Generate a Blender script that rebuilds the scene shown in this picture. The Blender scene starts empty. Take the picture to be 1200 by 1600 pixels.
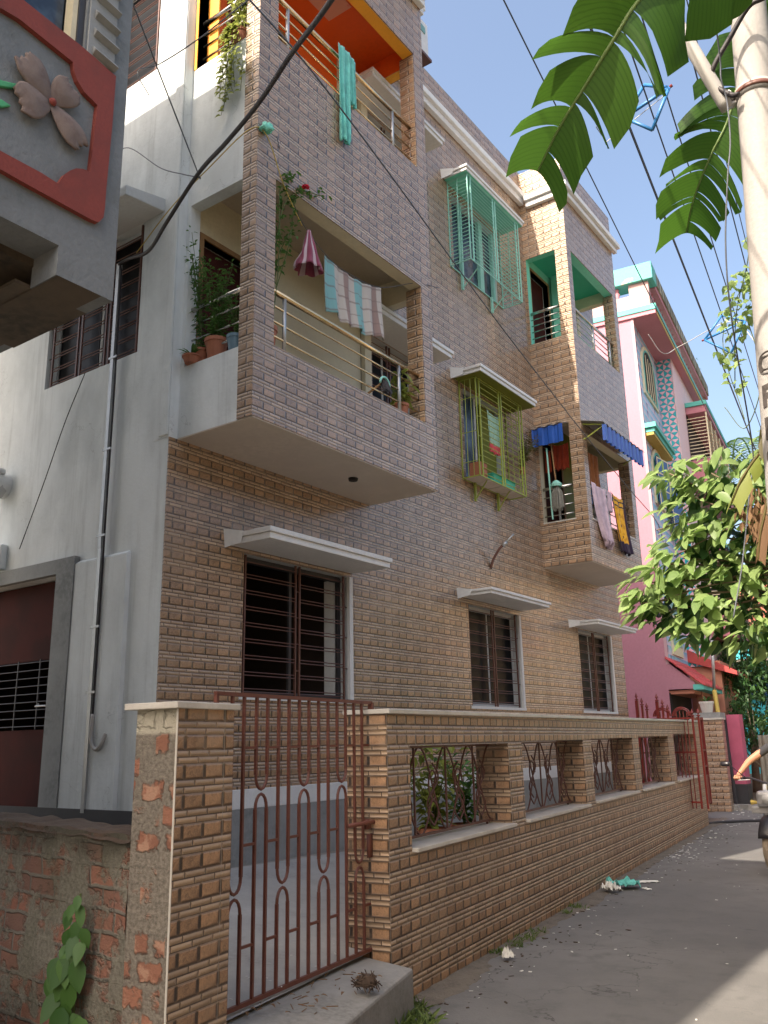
import bpy, math, random
from mathutils import Vector, Matrix, noise as mnoise
random.seed(7)
C = bpy.context.scene.collection
S = bpy.context.scene
R = math.radians

# ------------------------------------------------------------------ node helpers
class NT:
    def __init__(s, name):
        s.m = bpy.data.materials.new(name); s.m.use_nodes = True
        s.t = s.m.node_tree; s.b = s.t.nodes['Principled BSDF']
    def n(s, typ, **kw):
        o = s.t.nodes.new(typ)
        for k, v in kw.items(): setattr(o, k, v)
        return o
    def put(s, sock, v):
        if hasattr(v, 'is_linked') or hasattr(v, 'links'): s.t.links.new(v, sock)
        else:
            if isinstance(v, (tuple, list)) and len(v) == 3 and sock.type == 'RGBA': v = (*v, 1)
            sock.default_value = v
    def m_(s, op, a, b=None, c=None, clamp=False):
        o = s.n('ShaderNodeMath', operation=op); o.use_clamp = clamp
        s.put(o.inputs[0], a)
        if b is not None: s.put(o.inputs[1], b)
        if c is not None: s.put(o.inputs[2], c)
        return o.outputs[0]
    def mix(s, f, a, b, blend='MIX'):
        o = s.n('ShaderNodeMix', data_type='RGBA', blend_type=blend)
        s.put(o.inputs[0], f); s.put(o.inputs[6], a); s.put(o.inputs[7], b)
        return o.outputs[2]
    def fmix(s, f, a, b):
        o = s.n('ShaderNodeMix', data_type='FLOAT')
        s.put(o.inputs[0], f); s.put(o.inputs[2], a); s.put(o.inputs[3], b)
        return o.outputs[0]
    def ramp(s, v, lo, hi, a=0.0, b=1.0, smooth=True):
        o = s.n('ShaderNodeMapRange'); o.interpolation_type = 'SMOOTHSTEP' if smooth else 'LINEAR'
        s.put(o.inputs[0], v); o.inputs[1].default_value = lo; o.inputs[2].default_value = hi
        o.inputs[3].default_value = a; o.inputs[4].default_value = b
        return o.outputs[0]
    def coord(s, which='Object', scale=None):
        o = s.n('ShaderNodeTexCoord').outputs[which]
        if scale:
            mp = s.n('ShaderNodeMapping'); s.put(mp.inputs[0], o); mp.inputs[3].default_value = scale; o = mp.outputs[0]
        return o
    def noise(s, scale, detail=4, rough=.55, vec=None, dist=0.0):
        o = s.n('ShaderNodeTexNoise'); o.inputs['Scale'].default_value = scale
        o.inputs['Detail'].default_value = detail; o.inputs['Roughness'].default_value = rough
        o.inputs['Distortion'].default_value = dist
        s.put(o.inputs['Vector'], vec if vec is not None else s.coord())
        return o.outputs['Fac']
    def white(s, vec):
        o = s.n('ShaderNodeTexWhiteNoise', noise_dimensions='3D'); s.put(o.inputs['Vector'], vec); return o.outputs['Value']
    def comb(s, x, y, z):
        o = s.n('ShaderNodeCombineXYZ'); s.put(o.inputs[0], x); s.put(o.inputs[1], y); s.put(o.inputs[2], z); return o.outputs[0]
    def sep(s, v):
        o = s.n('ShaderNodeSeparateXYZ'); s.put(o.inputs[0], v); return o.outputs
    def bump(s, h, strength=.3, dist=.01):
        o = s.n('ShaderNodeBump'); s.put(o.inputs['Height'], h)
        o.inputs['Strength'].default_value = strength; o.inputs['Distance'].default_value = dist
        s.put(s.b.inputs['Normal'], o.outputs[0])
    def set(s, col=None, rough=None, metal=None, spec=None, **kw):
        if col is not None: s.put(s.b.inputs['Base Color'], col)
        if rough is not None: s.put(s.b.inputs['Roughness'], rough)
        if metal is not None: s.put(s.b.inputs['Metallic'], metal)
        if spec is not None: s.put(s.b.inputs['Specular IOR Level'], spec)
        return s.m

M = {}
def simple(name, col, rough=.6, metal=0.0, var=.25, scale=5, bs=40, bstr=.25, bdist=.004, col2=None, vs=(1, 1, 1), thr=(.35, .7), spec=.5):
    t = NT(name); v = t.coord('Object', vs)
    n1 = t.noise(scale, 5, .6, v); n2 = t.noise(bs, 4, .6)
    c2 = col2 if col2 else tuple(c * (1 - var) for c in col)
    c = t.mix(t.ramp(n1, *thr), col, c2)
    c = t.mix(t.ramp(n2, .3, .75), c, tuple(x * .88 for x in col), 'MIX') if var > .05 else c
    t.set(c, rough, metal, spec)
    if bstr: t.bump(n2, bstr, bdist)
    M[name] = t.m; return t.m

def tile_mat(name, block, thin, gap, rough=.36, k=1.0, vg=.80):
    t = NT(name); uv = t.sep(t.n('ShaderNodeUVMap').outputs[0]); u, v = uv[0], uv[1]
    P = .128 * k; bh = .069 * k; th = (P - bh) / 2; bw = .139 * k
    r = t.m_('FLOOR', t.m_('DIVIDE', v, P)); f = t.m_('SUBTRACT', v, t.m_('MULTIPLY', r, P))
    par = t.m_('FLOORED_MODULO', r, 2.0)
    isb = t.m_('LESS_THAN', f, bh)
    uu = t.m_('DIVIDE', u, bw); bi = t.m_('FLOOR', uu); fu = t.m_('MULTIPLY', t.m_('SUBTRACT', uu, bi), bw)
    eb = t.m_('MINIMUM', t.m_('MULTIPLY', t.m_('MINIMUM', fu, t.m_('SUBTRACT', bw, fu)), vg), t.m_('MINIMUM', f, t.m_('SUBTRACT', bh, f)))
    g = t.m_('SUBTRACT', f, bh); tr = t.m_('FLOOR', t.m_('DIVIDE', g, th)); g2 = t.m_('SUBTRACT', g, t.m_('MULTIPLY', tr, th))
    ut = t.m_('ADD', uu, t.m_('ADD', t.m_('MULTIPLY', tr, .47), t.m_('MULTIPLY', par, .33))); ti = t.m_('FLOOR', ut)
    fut = t.m_('MULTIPLY', t.m_('SUBTRACT', ut, ti), bw)
    et = t.m_('MINIMUM', t.m_('MINIMUM', fut, t.m_('SUBTRACT', bw, fut)), t.m_('MINIMUM', g2, t.m_('SUBTRACT', th, g2)))
    e = t.fmix(isb, et, eb)
    b3 = t.m_('FLOORED_MODULO', bi, 3.0); t3 = t.m_('FLOORED_MODULO', ti, 3.0)
    idb = t.white(t.comb(b3, par, 1.5)); idt = t.white(t.comb(t3, par, t.m_('ADD', tr, 5.5)))
    # rough hewn relief repeats with the tile: coordinates inside a 3-block tile
    lu = t.m_('ADD', t.m_('MULTIPLY', b3, bw), fu)
    vec = t.comb(lu, t.m_('ADD', f, t.m_('MULTIPLY', par, .5)), 0.0)
    n1 = t.noise(34, 6, .75, vec, 1.6); n2 = t.noise(90, 3, .6, vec)
    # facet: bottom right corner of each block chipped away
    diag = t.m_('ADD', t.m_('DIVIDE', fu, bw), t.m_('SUBTRACT', 1.0, t.m_('DIVIDE', f, bh)))
    chip = t.ramp(t.m_('ADD', diag, t.m_('MULTIPLY', n1, .5)), 1.55, 1.95)
    vb = t.m_('ADD', t.m_('MULTIPLY', idb, .26), t.m_('MULTIPLY', n1, .95))
    cb = t.mix(t.ramp(vb, .32, .85), tuple(c * .42 for c in block), tuple(min(1, c * 1.55) for c in block))
    cb = t.mix(t.m_('MULTIPLY', chip, .45), cb, tuple(c * .42 for c in block))
    vt = t.m_('ADD', t.m_('MULTIPLY', idt, .6), t.m_('MULTIPLY', n1, .45))
    ct = t.mix(t.ramp(vt, .2, .85), tuple(c * .72 for c in thin), tuple(min(1, c * 1.12) for c in thin))
    c = t.mix(isb, ct, cb)
    mk = t.ramp(t.m_('SUBTRACT', e, t.m_('MULTIPLY', isb, .0036)), .0006, .0052); c = t.mix(mk, gap, c)
    edge_print = t.m_('SUBTRACT', t.ramp(t.m_('SUBTRACT', bh, f), .003, .012, 1, 0), t.ramp(f, .004, .016, 1, 0)); c = t.mix(t.m_('MULTIPLY', t.m_('MAXIMUM', t.m_('MULTIPLY', edge_print, isb), 0.0), .35), c, tuple(min(1, x * 1.25) for x in thin)); c = t.mix(t.m_('MULTIPLY', t.m_('MAXIMUM', t.m_('MULTIPLY', t.m_('MULTIPLY', edge_print, -1.0), isb), 0.0), .55), c, tuple(x * .4 for x in block))  # tile print: pale upper block edges, dark lower ones
    big = t.noise(.9, 4, .6); c = t.mix(t.ramp(big, .35, .75, 0, .28), c, tuple(x * .5 for x in block))
    st = t.noise(1.0, 5, .65, t.comb(t.m_('MULTIPLY', u, 5.0), t.m_('MULTIPLY', v, .55), 2.0)); c = t.mix(t.ramp(st, .50, .78, 0, .42), c, tuple(x * .38 for x in block))
    dg = t.ramp(t.noise(2.2, 4, .7), .52, .62, 0, .35); c = t.mix(dg, c, tuple(x * .75 for x in thin))
    ju = t.m_('ABSOLUTE', t.m_('SUBTRACT', t.m_('FRACT', t.m_('DIVIDE', u, bw * 3)), .5)); c = t.mix(t.m_('GREATER_THAN', ju, .4955), c, (.30, .25, .20))
    rough_s = t.m_('ADD', rough, t.m_('MULTIPLY', n2, .2))
    t.set(c, t.m_('ADD', rough_s, t.m_('MULTIPLY', big, .12)), 0.0, .75)
    h = t.m_('ADD', t.ramp(e, .0, .013), t.m_('MULTIPLY', n1, .5)); h = t.m_('SUBTRACT', h, t.m_('MULTIPLY', chip, .5))
    t.bump(h, .8, .007)
    t.b.inputs['Coat Weight'].default_value = .45 if name == 'tile' else .12; t.b.inputs['Coat Roughness'].default_value = .16 if name == 'tile' else .3
    M[name] = t.m; return t.m

tile_mat('tile', (.325, .20, .112), (.50, .365, .25), (.020, .009, .005), rough=.22)
tile_mat('tile_wall', (.33, .19, .10), (.45, .315, .20), (.018, .008, .004), rough=.30, vg=.62)
simple('whitewash', (.78, .81, .80), .8, var=.3, scale=1.6, bs=16, bstr=.35, bdist=.008, col2=(.56, .59, .58), vs=(1, 1, .5), thr=(.36, .70))
def whitewash():
    t = NT('whitewash'); v = t.coord('Object', (1, 1, .5)); n1 = t.noise(1.6, 5, .6, v); n2 = t.noise(16, 4, .6); st = t.noise(1.0, 6, .7, t.coord('Object', (7, 7, .35)))
    c = t.mix(t.ramp(n1, .36, .72), (.76, .80, .80), (.55, .585, .585)); c = t.mix(t.ramp(st, .50, .72, 0, .45), c, (.40, .42, .41)); c = t.mix(t.ramp(t.noise(4.5, 6, .75), .60, .72, 0, .35), c, (.82, .83, .81))
    cr = t.n('ShaderNodeTexVoronoi', feature='DISTANCE_TO_EDGE'); cr.inputs['Scale'].default_value = .8; wv = t.n('ShaderNodeVectorMath', operation='ADD'); nz = t.n('ShaderNodeTexNoise'); nz.inputs['Scale'].default_value = 3; nz.inputs['Detail'].default_value = 6
    t.put(nz.inputs['Vector'], t.coord()); t.put(wv.inputs[0], t.coord()); t.put(wv.inputs[1], nz.outputs['Color']); t.put(cr.inputs['Vector'], wv.outputs[0])
    c = t.mix(t.m_('MULTIPLY', t.ramp(cr.outputs['Distance'], 0, .004, 1, 0), t.ramp(n1, .5, .6, 0, .45)), c, (.25, .26, .25))
    t.set(c, .8); t.bump(t.m_('ADD', n2, t.m_('MULTIPLY', n1, 1.5)), .4, .009); M['whitewash'] = t.m
whitewash()
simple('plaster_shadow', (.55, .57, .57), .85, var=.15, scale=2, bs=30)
simple('white_paint', (.74, .75, .74), .6, var=.1, scale=3, bs=30, bstr=.1)
simple('cream', (.66, .60, .44), .8, var=.12, scale=1.5, bs=30, bstr=.1)
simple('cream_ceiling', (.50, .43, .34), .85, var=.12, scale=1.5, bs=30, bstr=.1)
simple('soffit', (.60, .53, .45), .85, var=.18, scale=1.2, bs=18, bstr=.12)
simple('orange', (.83, .33, .02), .6, var=.12, scale=2, bs=30, bstr=.08)
simple('deep_orange', (.75, .115, .008), .55, var=.12, scale=2, bs=30, bstr=.08)
simple('yellow_orange', (.88, .42, .03), .6, var=.1, scale=2, bs=30, bstr=.08)
simple('sea_green', (.20, .66, .50), .6, var=.1, scale=2, bs=30, bstr=.08)
simple('deep_green', (.06, .50, .33), .55, var=.15, scale=2, bs=30, bstr=.08)
simple('olive', (.20, .215, .02), .7, var=.25, scale=2, bs=30, bstr=.1)
simple('teal_metal', (.30, .66, .56), .45, var=.15, scale=9, bs=60, bstr=.1, bdist=.001)
simple('green_metal', (.32, .38, .06), .45, var=.2, scale=9, bs=60, bstr=.1, bdist=.001)
simple('brown_metal', (.13, .05, .035), .5, var=.45, scale=9, bs=60, bstr=.2, bdist=.001, col2=(.10, .05, .035))
simple('gate_metal', (.155, .05, .033), .55, var=.4, scale=12, bs=70, bstr=.3, bdist=.001, col2=(.12, .035, .02))
simple('maroon_metal', (.20, .02, .015), .45, var=.3, scale=9, bs=60, bstr=.1, bdist=.001)
simple('steel', (.62, .60, .56), .22, 1.0, var=.1, scale=9, bs=60, bstr=0)
simple('brass_steel', (.74, .56, .33), .24, 1.0, var=.1, scale=9, bs=60, bstr=0)
simple('galvanised', (.45, .46, .46), .4, .7, var=.15, scale=14, bs=60, bstr=.1, bdist=.001)
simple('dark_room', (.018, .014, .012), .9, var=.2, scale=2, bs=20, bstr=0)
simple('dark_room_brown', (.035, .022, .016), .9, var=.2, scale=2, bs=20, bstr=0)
simple('concrete', (.30, .29, .27), .9, var=.4, scale=3, bs=35, bstr=.5, bdist=.006, col2=(.17, .165, .15))
simple('yard_concrete', (.42, .41, .39), .85, var=.4, scale=2.2, bs=30, bstr=.5, bdist=.005, col2=(.27, .265, .25))
simple('marble', (.62, .59, .53), .35, var=.3, scale=4, bs=40, bstr=.05, col2=(.42, .39, .34))
simple('grey_paint', (.19, .205, .21), .8, scale=3.5, bs=34, bstr=.7, bdist=.008, col2=(.11, .12, .115), thr=(.45, .75))
simple('grey_render', (.31, .32, .315), .75, var=.2, scale=2.0, bs=26, bstr=.45, bdist=.006, col2=(.17, .18, .175))
simple('red_paint', (.23, .042, .028), .75, scale=5, bs=55, bstr=.6, bdist=.004, col2=(.15, .035, .025), thr=(.42, .72))
simple('flower_paint', (.20, .15, .125), .75, var=.4, scale=14, bs=60, bstr=.6, bdist=.004, col2=(.12, .075, .06))
simple('leaf_paint', (.08, .40, .17), .6, var=.3, scale=8, bs=50, bstr=.2)
simple('slab_dark_brown', (.10, .075, .05), .85, var=.5, scale=1.6, bs=16, bstr=.4, col2=(.035, .03, .022), thr=(.42, .6))  # dark brown slab colour with darker random patches
simple('pink', (.40, .185, .235), .75, var=.12, scale=1.5, bs=25, bstr=.15, thr=(.4, .8))
simple('pink_dark', (.50, .20, .24), .75, var=.12, scale=1.5, bs=25, bstr=.15)
simple('pink_pale', (.46, .31, .33), .75, var=.15, scale=1.5, bs=25, bstr=.15)
simple('magenta_paint', (.50, .11, .19), .65, var=.3, scale=3, bs=30, bstr=.2)
simple('aqua', (.11, .48, .41), .7, var=.2, scale=3, bs=25, bstr=.2)
simple('aqua_peeling', (.11, .46, .39), .7, scale=2.6, bs=25, bstr=.4, col2=(.55, .42, .30), thr=(.62, .66))
simple('pink_peeling', (.44, .28, .27), .75, scale=1.6, bs=25, bstr=.4, col2=(.55, .47, .38), thr=(.60, .63))
simple('ochre', (.50, .36, .08), .7, var=.15)
simple('roof_tile', (.46, .06, .055), .55, var=.3, scale=5)
simple('rust_wall', (.52, .22, .14), .8, var=.25, scale=1.3)
simple('salmon', (.70, .24, .17), .8, var=.2, scale=1.3)
simple('cyan_wall', (.08, .62, .70), .75, var=.15, scale=1.2, bs=20)
simple('blue_shutter', (.03, .10, .27), .5, var=.2)
simple('teal_shutter', (.20, .42, .40), .5, var=.2)
simple('cream_frame', (.70, .62, .42), .6, var=.1)
simple('dark_metal', (.04, .04, .045), .5, var=.2)
simple('black_rubber', (.018, .016, .017), .55, var=.2, bs=80, bstr=.1)
simple('cable_black', (.022, .017, .02), .6, var=.2, bs=80, bstr=.1)
simple('wire_grey', (.09, .10, .12), .6, var=.2, bstr=0)
simple('blue_plastic', (.03, .17, .42), .45, var=.15, bstr=0)
simple('awning_blue', (.015, .09, .42), .4, var=.25, scale=5, bs=30, bstr=.1)
simple('awning_back', (.30, .29, .28), .6, var=.3, scale=5)
simple('terracotta', (.38, .14, .075), .75, var=.3, scale=7)
simple('blue_pot', (.13, .22, .28), .5, var=.2)
simple('white_pot', (.62, .60, .55), .5, var=.2)
simple('soil', (.045, .03, .02), .95, var=.3)
simple('bark', (.17, .12, .085), .9, var=.4, scale=9, bs=40, bstr=.6)
simple('stem', (.10, .13, .04), .8, var=.3)
simple('pole_paint', (.32, .305, .29), .75, var=.25, scale=3.5, bs=55, bstr=.55, bdist=.004, col2=(.24, .225, .205), vs=(1, 1, .3), thr=(.42, .75))
simple('stencil_black', (.06, .05, .045), .7, var=.5, scale=30)
simple('pipe_white', (.40, .385, .36), .4, var=.2, scale=5)
simple('dirt', (.16, .125, .09), .95, var=.35, scale=1.2, bs=30, bstr=.5)
simple('silt', (.17, .145, .115), .95, scale=7, bs=60, bstr=.8, bdist=.01, col2=(.08, .07, .055))
simple('beige_wall', (.48, .36, .22), .85, var=.2, scale=1.2, bs=25, bstr=.2)
simple('paper', (.72, .71, .66), .8, var=.15)
simple('mop_grey', (.30, .29, .25), .95, var=.4, scale=40, bs=90, bstr=.6)
simple('wood', (.30, .17, .07), .7, var=.3, scale=9)
simple('skin', (.42, .20, .115), .55, var=.1, scale=9, bs=60, bstr=.05)
simple('dark_shirt', (.03, .03, .035), .9, var=.2, scale=20)
simple('vest_yellow', (.75, .60, .02), .8, var=.15, scale=10)
simple('jeans', (.06, .19, .38), .9, var=.3, scale=14, bs=90, bstr=.3)
simple('bike_silver', (.55, .55, .56), .3, .6, var=.1)
simple('bike_black', (.02, .018, .022), .3, var=.1)
simple('tyre', (.30, .24, .18), .9, var=.3, scale=14, bs=60, bstr=.4)
simple('glass_lamp', (.5, .5, .5), .1, 0, var=.02, bstr=0)
simple('coir', (.07, .045, .03), .95, var=.5, scale=30, bs=60, bstr=.8)
simple('corrugated', (.30, .285, .25), .7, .2, var=.45, scale=2.5, bs=20, bstr=.3, col2=(.17, .13, .09))

def cloth_mat(name, fn=None, col=(.5, .5, .5), var=.15):
    t = NT(name); uv = t.sep(t.n('ShaderNodeUVMap').outputs[0])
    c = fn(t, uv[0], uv[1]) if fn else t.mix(t.ramp(t.noise(9, 4), .3, .7), col, tuple(x * (1 - var) for x in col))
    w = t.noise(160, 2, .5); t.set(c, .9, 0, .2)
    t.b.inputs['Sheen Weight'].default_value = .15
    t.bump(w, .25, .001); M[name] = t.m; return t.m
def stripes(t, x, period, lo, hi): 
    f = t.m_('FRACT', t.m_('DIVIDE', x, period)); return t.m_('MULTIPLY', t.ramp(f, lo - .02, lo + .02), t.ramp(f, hi - .02, hi + .02, 1, 0))
def plaid(t, u, v):
    c = t.mix(stripes(t, u, .5, .0, .30), (.47, .43, .39), (.20, .40, .41))
    c = t.mix(stripes(t, u, .5, .62, .80), c, (.28, .20, .18))
    c = t.mix(t.m_('MULTIPLY', stripes(t, v, .45, .08, .16), .6), c, (.18, .13, .12))
    c = t.mix(t.m_('MULTIPLY', stripes(t, v, .45, .55, .60), .5), c, (.18, .13, .12)); return c
cloth_mat('plaid_cloth', plaid)
cloth_mat('teal_cloth', None, (.16, .56, .50), .35)
def towel(t, u, v):
    c = t.mix(stripes(t, u, .3, .4, .6), (.33, .52, .40), (.17, .36, .28))
    return t.mix(t.ramp(v, .2, .24, 1, 0), c, (.62, .10, .11))
cloth_mat('towel_cloth', towel)
cloth_mat('bundle_cloth', lambda t, u, v: t.mix(stripes(t, u, .18, .3, .6), (.22, .05, .09), (.45, .36, .40)))
cloth_mat('rust_cloth', None, (.34, .13, .05), .3)
cloth_mat('red_cloth', None, (.36, .05, .02), .3)
cloth_mat('lilac_cloth', None, (.56, .44, .52), .25)
def yellow_print(t, u, v):
    c = t.mix(t.ramp(t.noise(14, 3), .5, .6), (.78, .42, .03), (.60, .28, .02))
    du = t.m_('SUBTRACT', u, .5); fv = t.m_('SUBTRACT', t.m_('FRACT', t.m_('MULTIPLY', v, 5.0)), .5)
    d = t.m_('SQRT', t.m_('ADD', t.m_('POWER', t.m_('MULTIPLY', du, 6.0), 2.0), t.m_('POWER', t.m_('MULTIPLY', fv, 2.2), 2.0)))
    c = t.mix(t.ramp(d, .30, .34, 1, 0), c, (.55, .50, .45)); c = t.mix(t.ramp(t.m_('ABSOLUTE', t.m_('SUBTRACT', d, .40)), .05, .08, 1, 0), c, (.05, .03, .06))
    c = t.mix(t.m_('GREATER_THAN', t.m_('ABSOLUTE', du), .44), c, (.05, .03, .05))
    c = t.mix(t.ramp(v, .17, .20, 1, 0), c, (.035, .025, .05))
    return t.mix(t.m_('MULTIPLY', t.ramp(v, .8, .82), stripes(t, v, .09, .2, .5)), c, (.04, .03, .04))
cloth_mat('yellow_cloth', yellow_print)
cloth_mat('blue_cloth', None, (.10, .22, .50), .3)

def leaf_mat(name, a, b, trans=.35, rough=.45, veins=0):
    t = NT(name); inf = t.n('ShaderNodeNewGeometry').outputs['Random Per Island']
    n = t.noise(3.0, 3); f = t.m_('ADD', t.m_('MULTIPLY', inf, .7), t.m_('MULTIPLY', n, .35), clamp=True)
    c = t.mix(f, a, b)
    if veins:
        uv = t.sep(t.n('ShaderNodeUVMap').outputs[0])
        c = t.mix(t.m_('MULTIPLY', stripes(t, uv[0], veins, .3, .6), .5), c, tuple(x * .6 for x in a))
    t.set(c, rough, 0, .4)
    tr = t.n('ShaderNodeBsdfTranslucent'); t.put(tr.inputs[0], t.mix(.5, c, tuple(min(1, x * 2.2) for x in b)))
    mx = t.n('ShaderNodeMixShader'); mx.inputs[0].default_value = trans
    t.t.links.new(t.b.outputs[0], mx.inputs[1]); t.t.links.new(tr.outputs[0], mx.inputs[2])
    t.t.links.new(mx.outputs[0], t.t.nodes['Material Output'].inputs[0]); M[name] = t.m; return t.m
leaf_mat('leaf_banana', (.022, .062, .008), (.055, .13, .014), .42, .38, .022)
leaf_mat('leaf_bush', (.09, .16, .05), (.30, .40, .15), .40, .42)
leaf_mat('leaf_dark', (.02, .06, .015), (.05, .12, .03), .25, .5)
leaf_mat('leaf_pot', (.03, .09, .02), (.09, .19, .04), .3, .5)
leaf_mat('leaf_yellow', (.13, .17, .03), (.24, .27, .06), .35, .5)
leaf_mat('leaf_dead', (.04, .045, .012), (.15, .11, .03), .3, .6)
leaf_mat('leaf_dry', (.20, .12, .06), (.13, .07, .035), .2, .8)
leaf_mat('leaf_far', (.03, .08, .02), (.10, .18, .04), .3, .6)
leaf_mat('grass_mat', (.05, .10, .02), (.14, .18, .05), .3, .6)
leaf_mat('petal_red', (.6, .02, .05), (.7, .04, .08), .3, .5)

def special_mats():
    t = NT('asphalt'); v = t.coord()
    fine = t.noise(160, 3, .7); big = t.noise(.55, 5, .6); mid = t.noise(4, 5, .65)
    c = t.mix(t.ramp(big, .35, .7), (.125, .122, .117), (.175, .170, .162))
    c = t.mix(t.ramp(mid, .45, .75, 0, .6), c, (.10, .098, .094))
    c = t.mix(t.ramp(fine, .62, .72, 0, .55), c, (.20, .19, .17))
    cr = t.n('ShaderNodeTexVoronoi', feature='DISTANCE_TO_EDGE'); cr.inputs['Scale'].default_value = .9; wv2 = t.n('ShaderNodeVectorMath', operation='ADD'); t.put(wv2.inputs[0], v)
    nz = t.n('ShaderNodeTexNoise'); nz.inputs['Scale'].default_value = 2.5; nz.inputs['Detail'].default_value = 5; t.put(nz.inputs['Vector'], v); t.put(wv2.inputs[1], nz.outputs['Color']); t.put(cr.inputs['Vector'], wv2.outputs[0])
    ck = t.m_('MULTIPLY', t.ramp(cr.outputs['Distance'], .0, .008, 1, 0), t.ramp(big, .45, .6)); c = t.mix(t.m_('MULTIPLY', ck, .7), c, (.03, .028, .026))
    c = t.mix(t.ramp(t.noise(1.1, 4, .6), .60, .66, 0, .35), c, (.055, .053, .05))
    st = t.noise(38, 3, .5); c = t.mix(t.ramp(st, .66, .72, 0, .5), c, (.17, .16, .145))
    t.set(c, .85); t.bump(t.m_('ADD', t.m_('ADD', fine, t.m_('MULTIPLY', mid, .8)), t.m_('SUBTRACT', st, t.m_('MULTIPLY', ck, 1.0))), .6, .006); M['asphalt'] = t.m
    # old brick wall: bricks showing through fallen plaster
    t = NT('old_brick'); uv = t.n('ShaderNodeUVMap').outputs[0]
    w = t.noise(5, 3, .6, uv); warp = t.n('ShaderNodeVectorMath', operation='ADD'); t.put(warp.inputs[0], uv)
    wv = t.n('ShaderNodeTexNoise'); wv.inputs['Scale'].default_value = 7; wv.inputs['Detail'].default_value = 3; t.put(wv.inputs['Vector'], uv)
    sc = t.n('ShaderNodeVectorMath', operation='SCALE'); t.put(sc.inputs[0], wv.outputs['Color']); sc.inputs[3].default_value = .035
    t.put(warp.inputs[1], sc.outputs[0])
    br = t.n('ShaderNodeTexBrick'); t.put(br.inputs['Vector'], warp.outputs[0])
    br.inputs['Scale'].default_value = 1.0; br.inputs['Brick Width'].default_value = .24; br.inputs['Row Height'].default_value = .095
    br.inputs['Mortar Size'].default_value = .012; br.inputs['Mortar Smooth'].default_value = .6
    br.inputs['Color1'].default_value = (.27, .115, .075, 1); br.inputs['Color2'].default_value = (.15, .085, .065, 1); br.inputs['Mortar'].default_value = (.16, .145, .12, 1)
    pl = t.noise(2.6, 6, .68, uv); mos = t.noise(1.5, 5, .6, t.comb(t.sep(uv)[0], t.m_('MULTIPLY', t.sep(uv)[1], .5), 3.0)); fn = t.noise(45, 4, .7, uv)
    plc = t.mix(t.ramp(fn, .3, .7), (.21, .195, .155), (.11, .10, .08))
    c = t.mix(t.ramp(pl, .46, .53), br.outputs['Color'], plc)
    c = t.mix(t.ramp(mos, .42, .7, 0, .75), c, (.055, .06, .03))
    c = t.mix(t.ramp(t.noise(9, 4, .7, uv), .6, .72, 0, .5), c, (.27, .255, .22))
    top = t.ramp(t.m_('ADD', t.sep(uv)[1], t.m_('MULTIPLY', w, .3)), 1.12, 1.32); c = t.mix(t.m_('MULTIPLY', top, .75), c, (.035, .03, .02))
    t.set(c, .95)
    h = t.m_('ADD', t.m_('MULTIPLY', fn, .5), t.m_('MULTIPLY', t.m_('SUBTRACT', 1.0, br.outputs['Fac']), t.ramp(pl, .46, .53, .7, .1)))
    h = t.m_('ADD', h, t.m_('MULTIPLY', t.ramp(pl, .46, .5), 1.0)); t.bump(h, .9, .015); M['old_brick'] = t.m
    # pier: larger patches of brick on grey mortar
    # mosaic
    t = NT('mosaic'); uv = t.sep(t.n('ShaderNodeUVMap').outputs[0])
    u = t.m_('MULTIPLY', uv[0], 9.0); v = t.m_('MULTIPLY', uv[1], 6.0); iu = t.m_('FLOOR', u); iv = t.m_('FLOOR', v)
    fu = t.m_('FRACT', u); fv = t.m_('FRACT', v)
    tri = t.m_('GREATER_THAN', fv, t.m_('ABSOLUTE', t.m_('SUBTRACT', t.m_('MULTIPLY', fu, 2.0), 1.0)))
    rnd = t.white(t.comb(iu, iv, 0.0))
    ca = t.mix(t.m_('GREATER_THAN', rnd, .5), (.10, .42, .62), (.20, .52, .62)); ca = t.mix(t.m_('GREATER_THAN', rnd, .85), ca, (.04, .06, .20))
    c = t.mix(tri, (.68, .52, .60), ca); t.set(c, .5); t.bump(tri, .4, .01); M['mosaic'] = t.m
    t = NT('triangle_panel'); uv = t.sep(t.n('ShaderNodeUVMap').outputs[0])
    u = t.m_('MULTIPLY', uv[0], 6.25); v = t.m_('MULTIPLY', uv[1], 6.25)
    iu = t.m_('FLOOR', u); iv = t.m_('FLOOR', v); fu = t.m_('SUBTRACT', t.m_('FRACT', u), .5); fv = t.m_('SUBTRACT', t.m_('FRACT', v), .5)
    a = t.m_('GREATER_THAN', t.m_('ABSOLUTE', fu), t.m_('ABSOLUTE', fv)); chk = t.m_('FLOORED_MODULO', t.m_('ADD', iu, iv), 2.0)
    sel = t.m_('ABSOLUTE', t.m_('SUBTRACT', a, chk)); ed = t.m_('ABSOLUTE', t.m_('SUBTRACT', t.m_('ABSOLUTE', fu), t.m_('ABSOLUTE', fv)))
    c = t.mix(sel, (.80, .48, .55), (.01, .42, .48)); c = t.mix(t.ramp(ed, .02, .05, 1, 0), c, (.20, .17, .20))
    t.set(c, .45); t.bump(t.m_('MULTIPLY', sel, t.ramp(ed, .0, .12)), .6, .02); M['triangle_panel'] = t.m
    t = NT('fringe'); uv = t.sep(t.n('ShaderNodeUVMap').outputs[0])
    s1 = stripes(t, t.m_('ADD', uv[0], t.m_('MULTIPLY', uv[1], .5)), .14, .0, .45)
    c = t.mix(s1, (.80, .60, .62), (.62, .45, .42)); t.set(c, .7); t.bump(s1, .4, .02); M['fringe'] = t.m
    t = NT('balustrade'); uv = t.sep(t.n('ShaderNodeUVMap').outputs[0])
    s1 = stripes(t, uv[0], .30, .1, .5); c = t.mix(t.ramp(t.noise(3, 5), .4, .6), (.34, .34, .26), (.20, .19, .13)); c = t.mix(s1, c, (.09, .08, .06))
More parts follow.
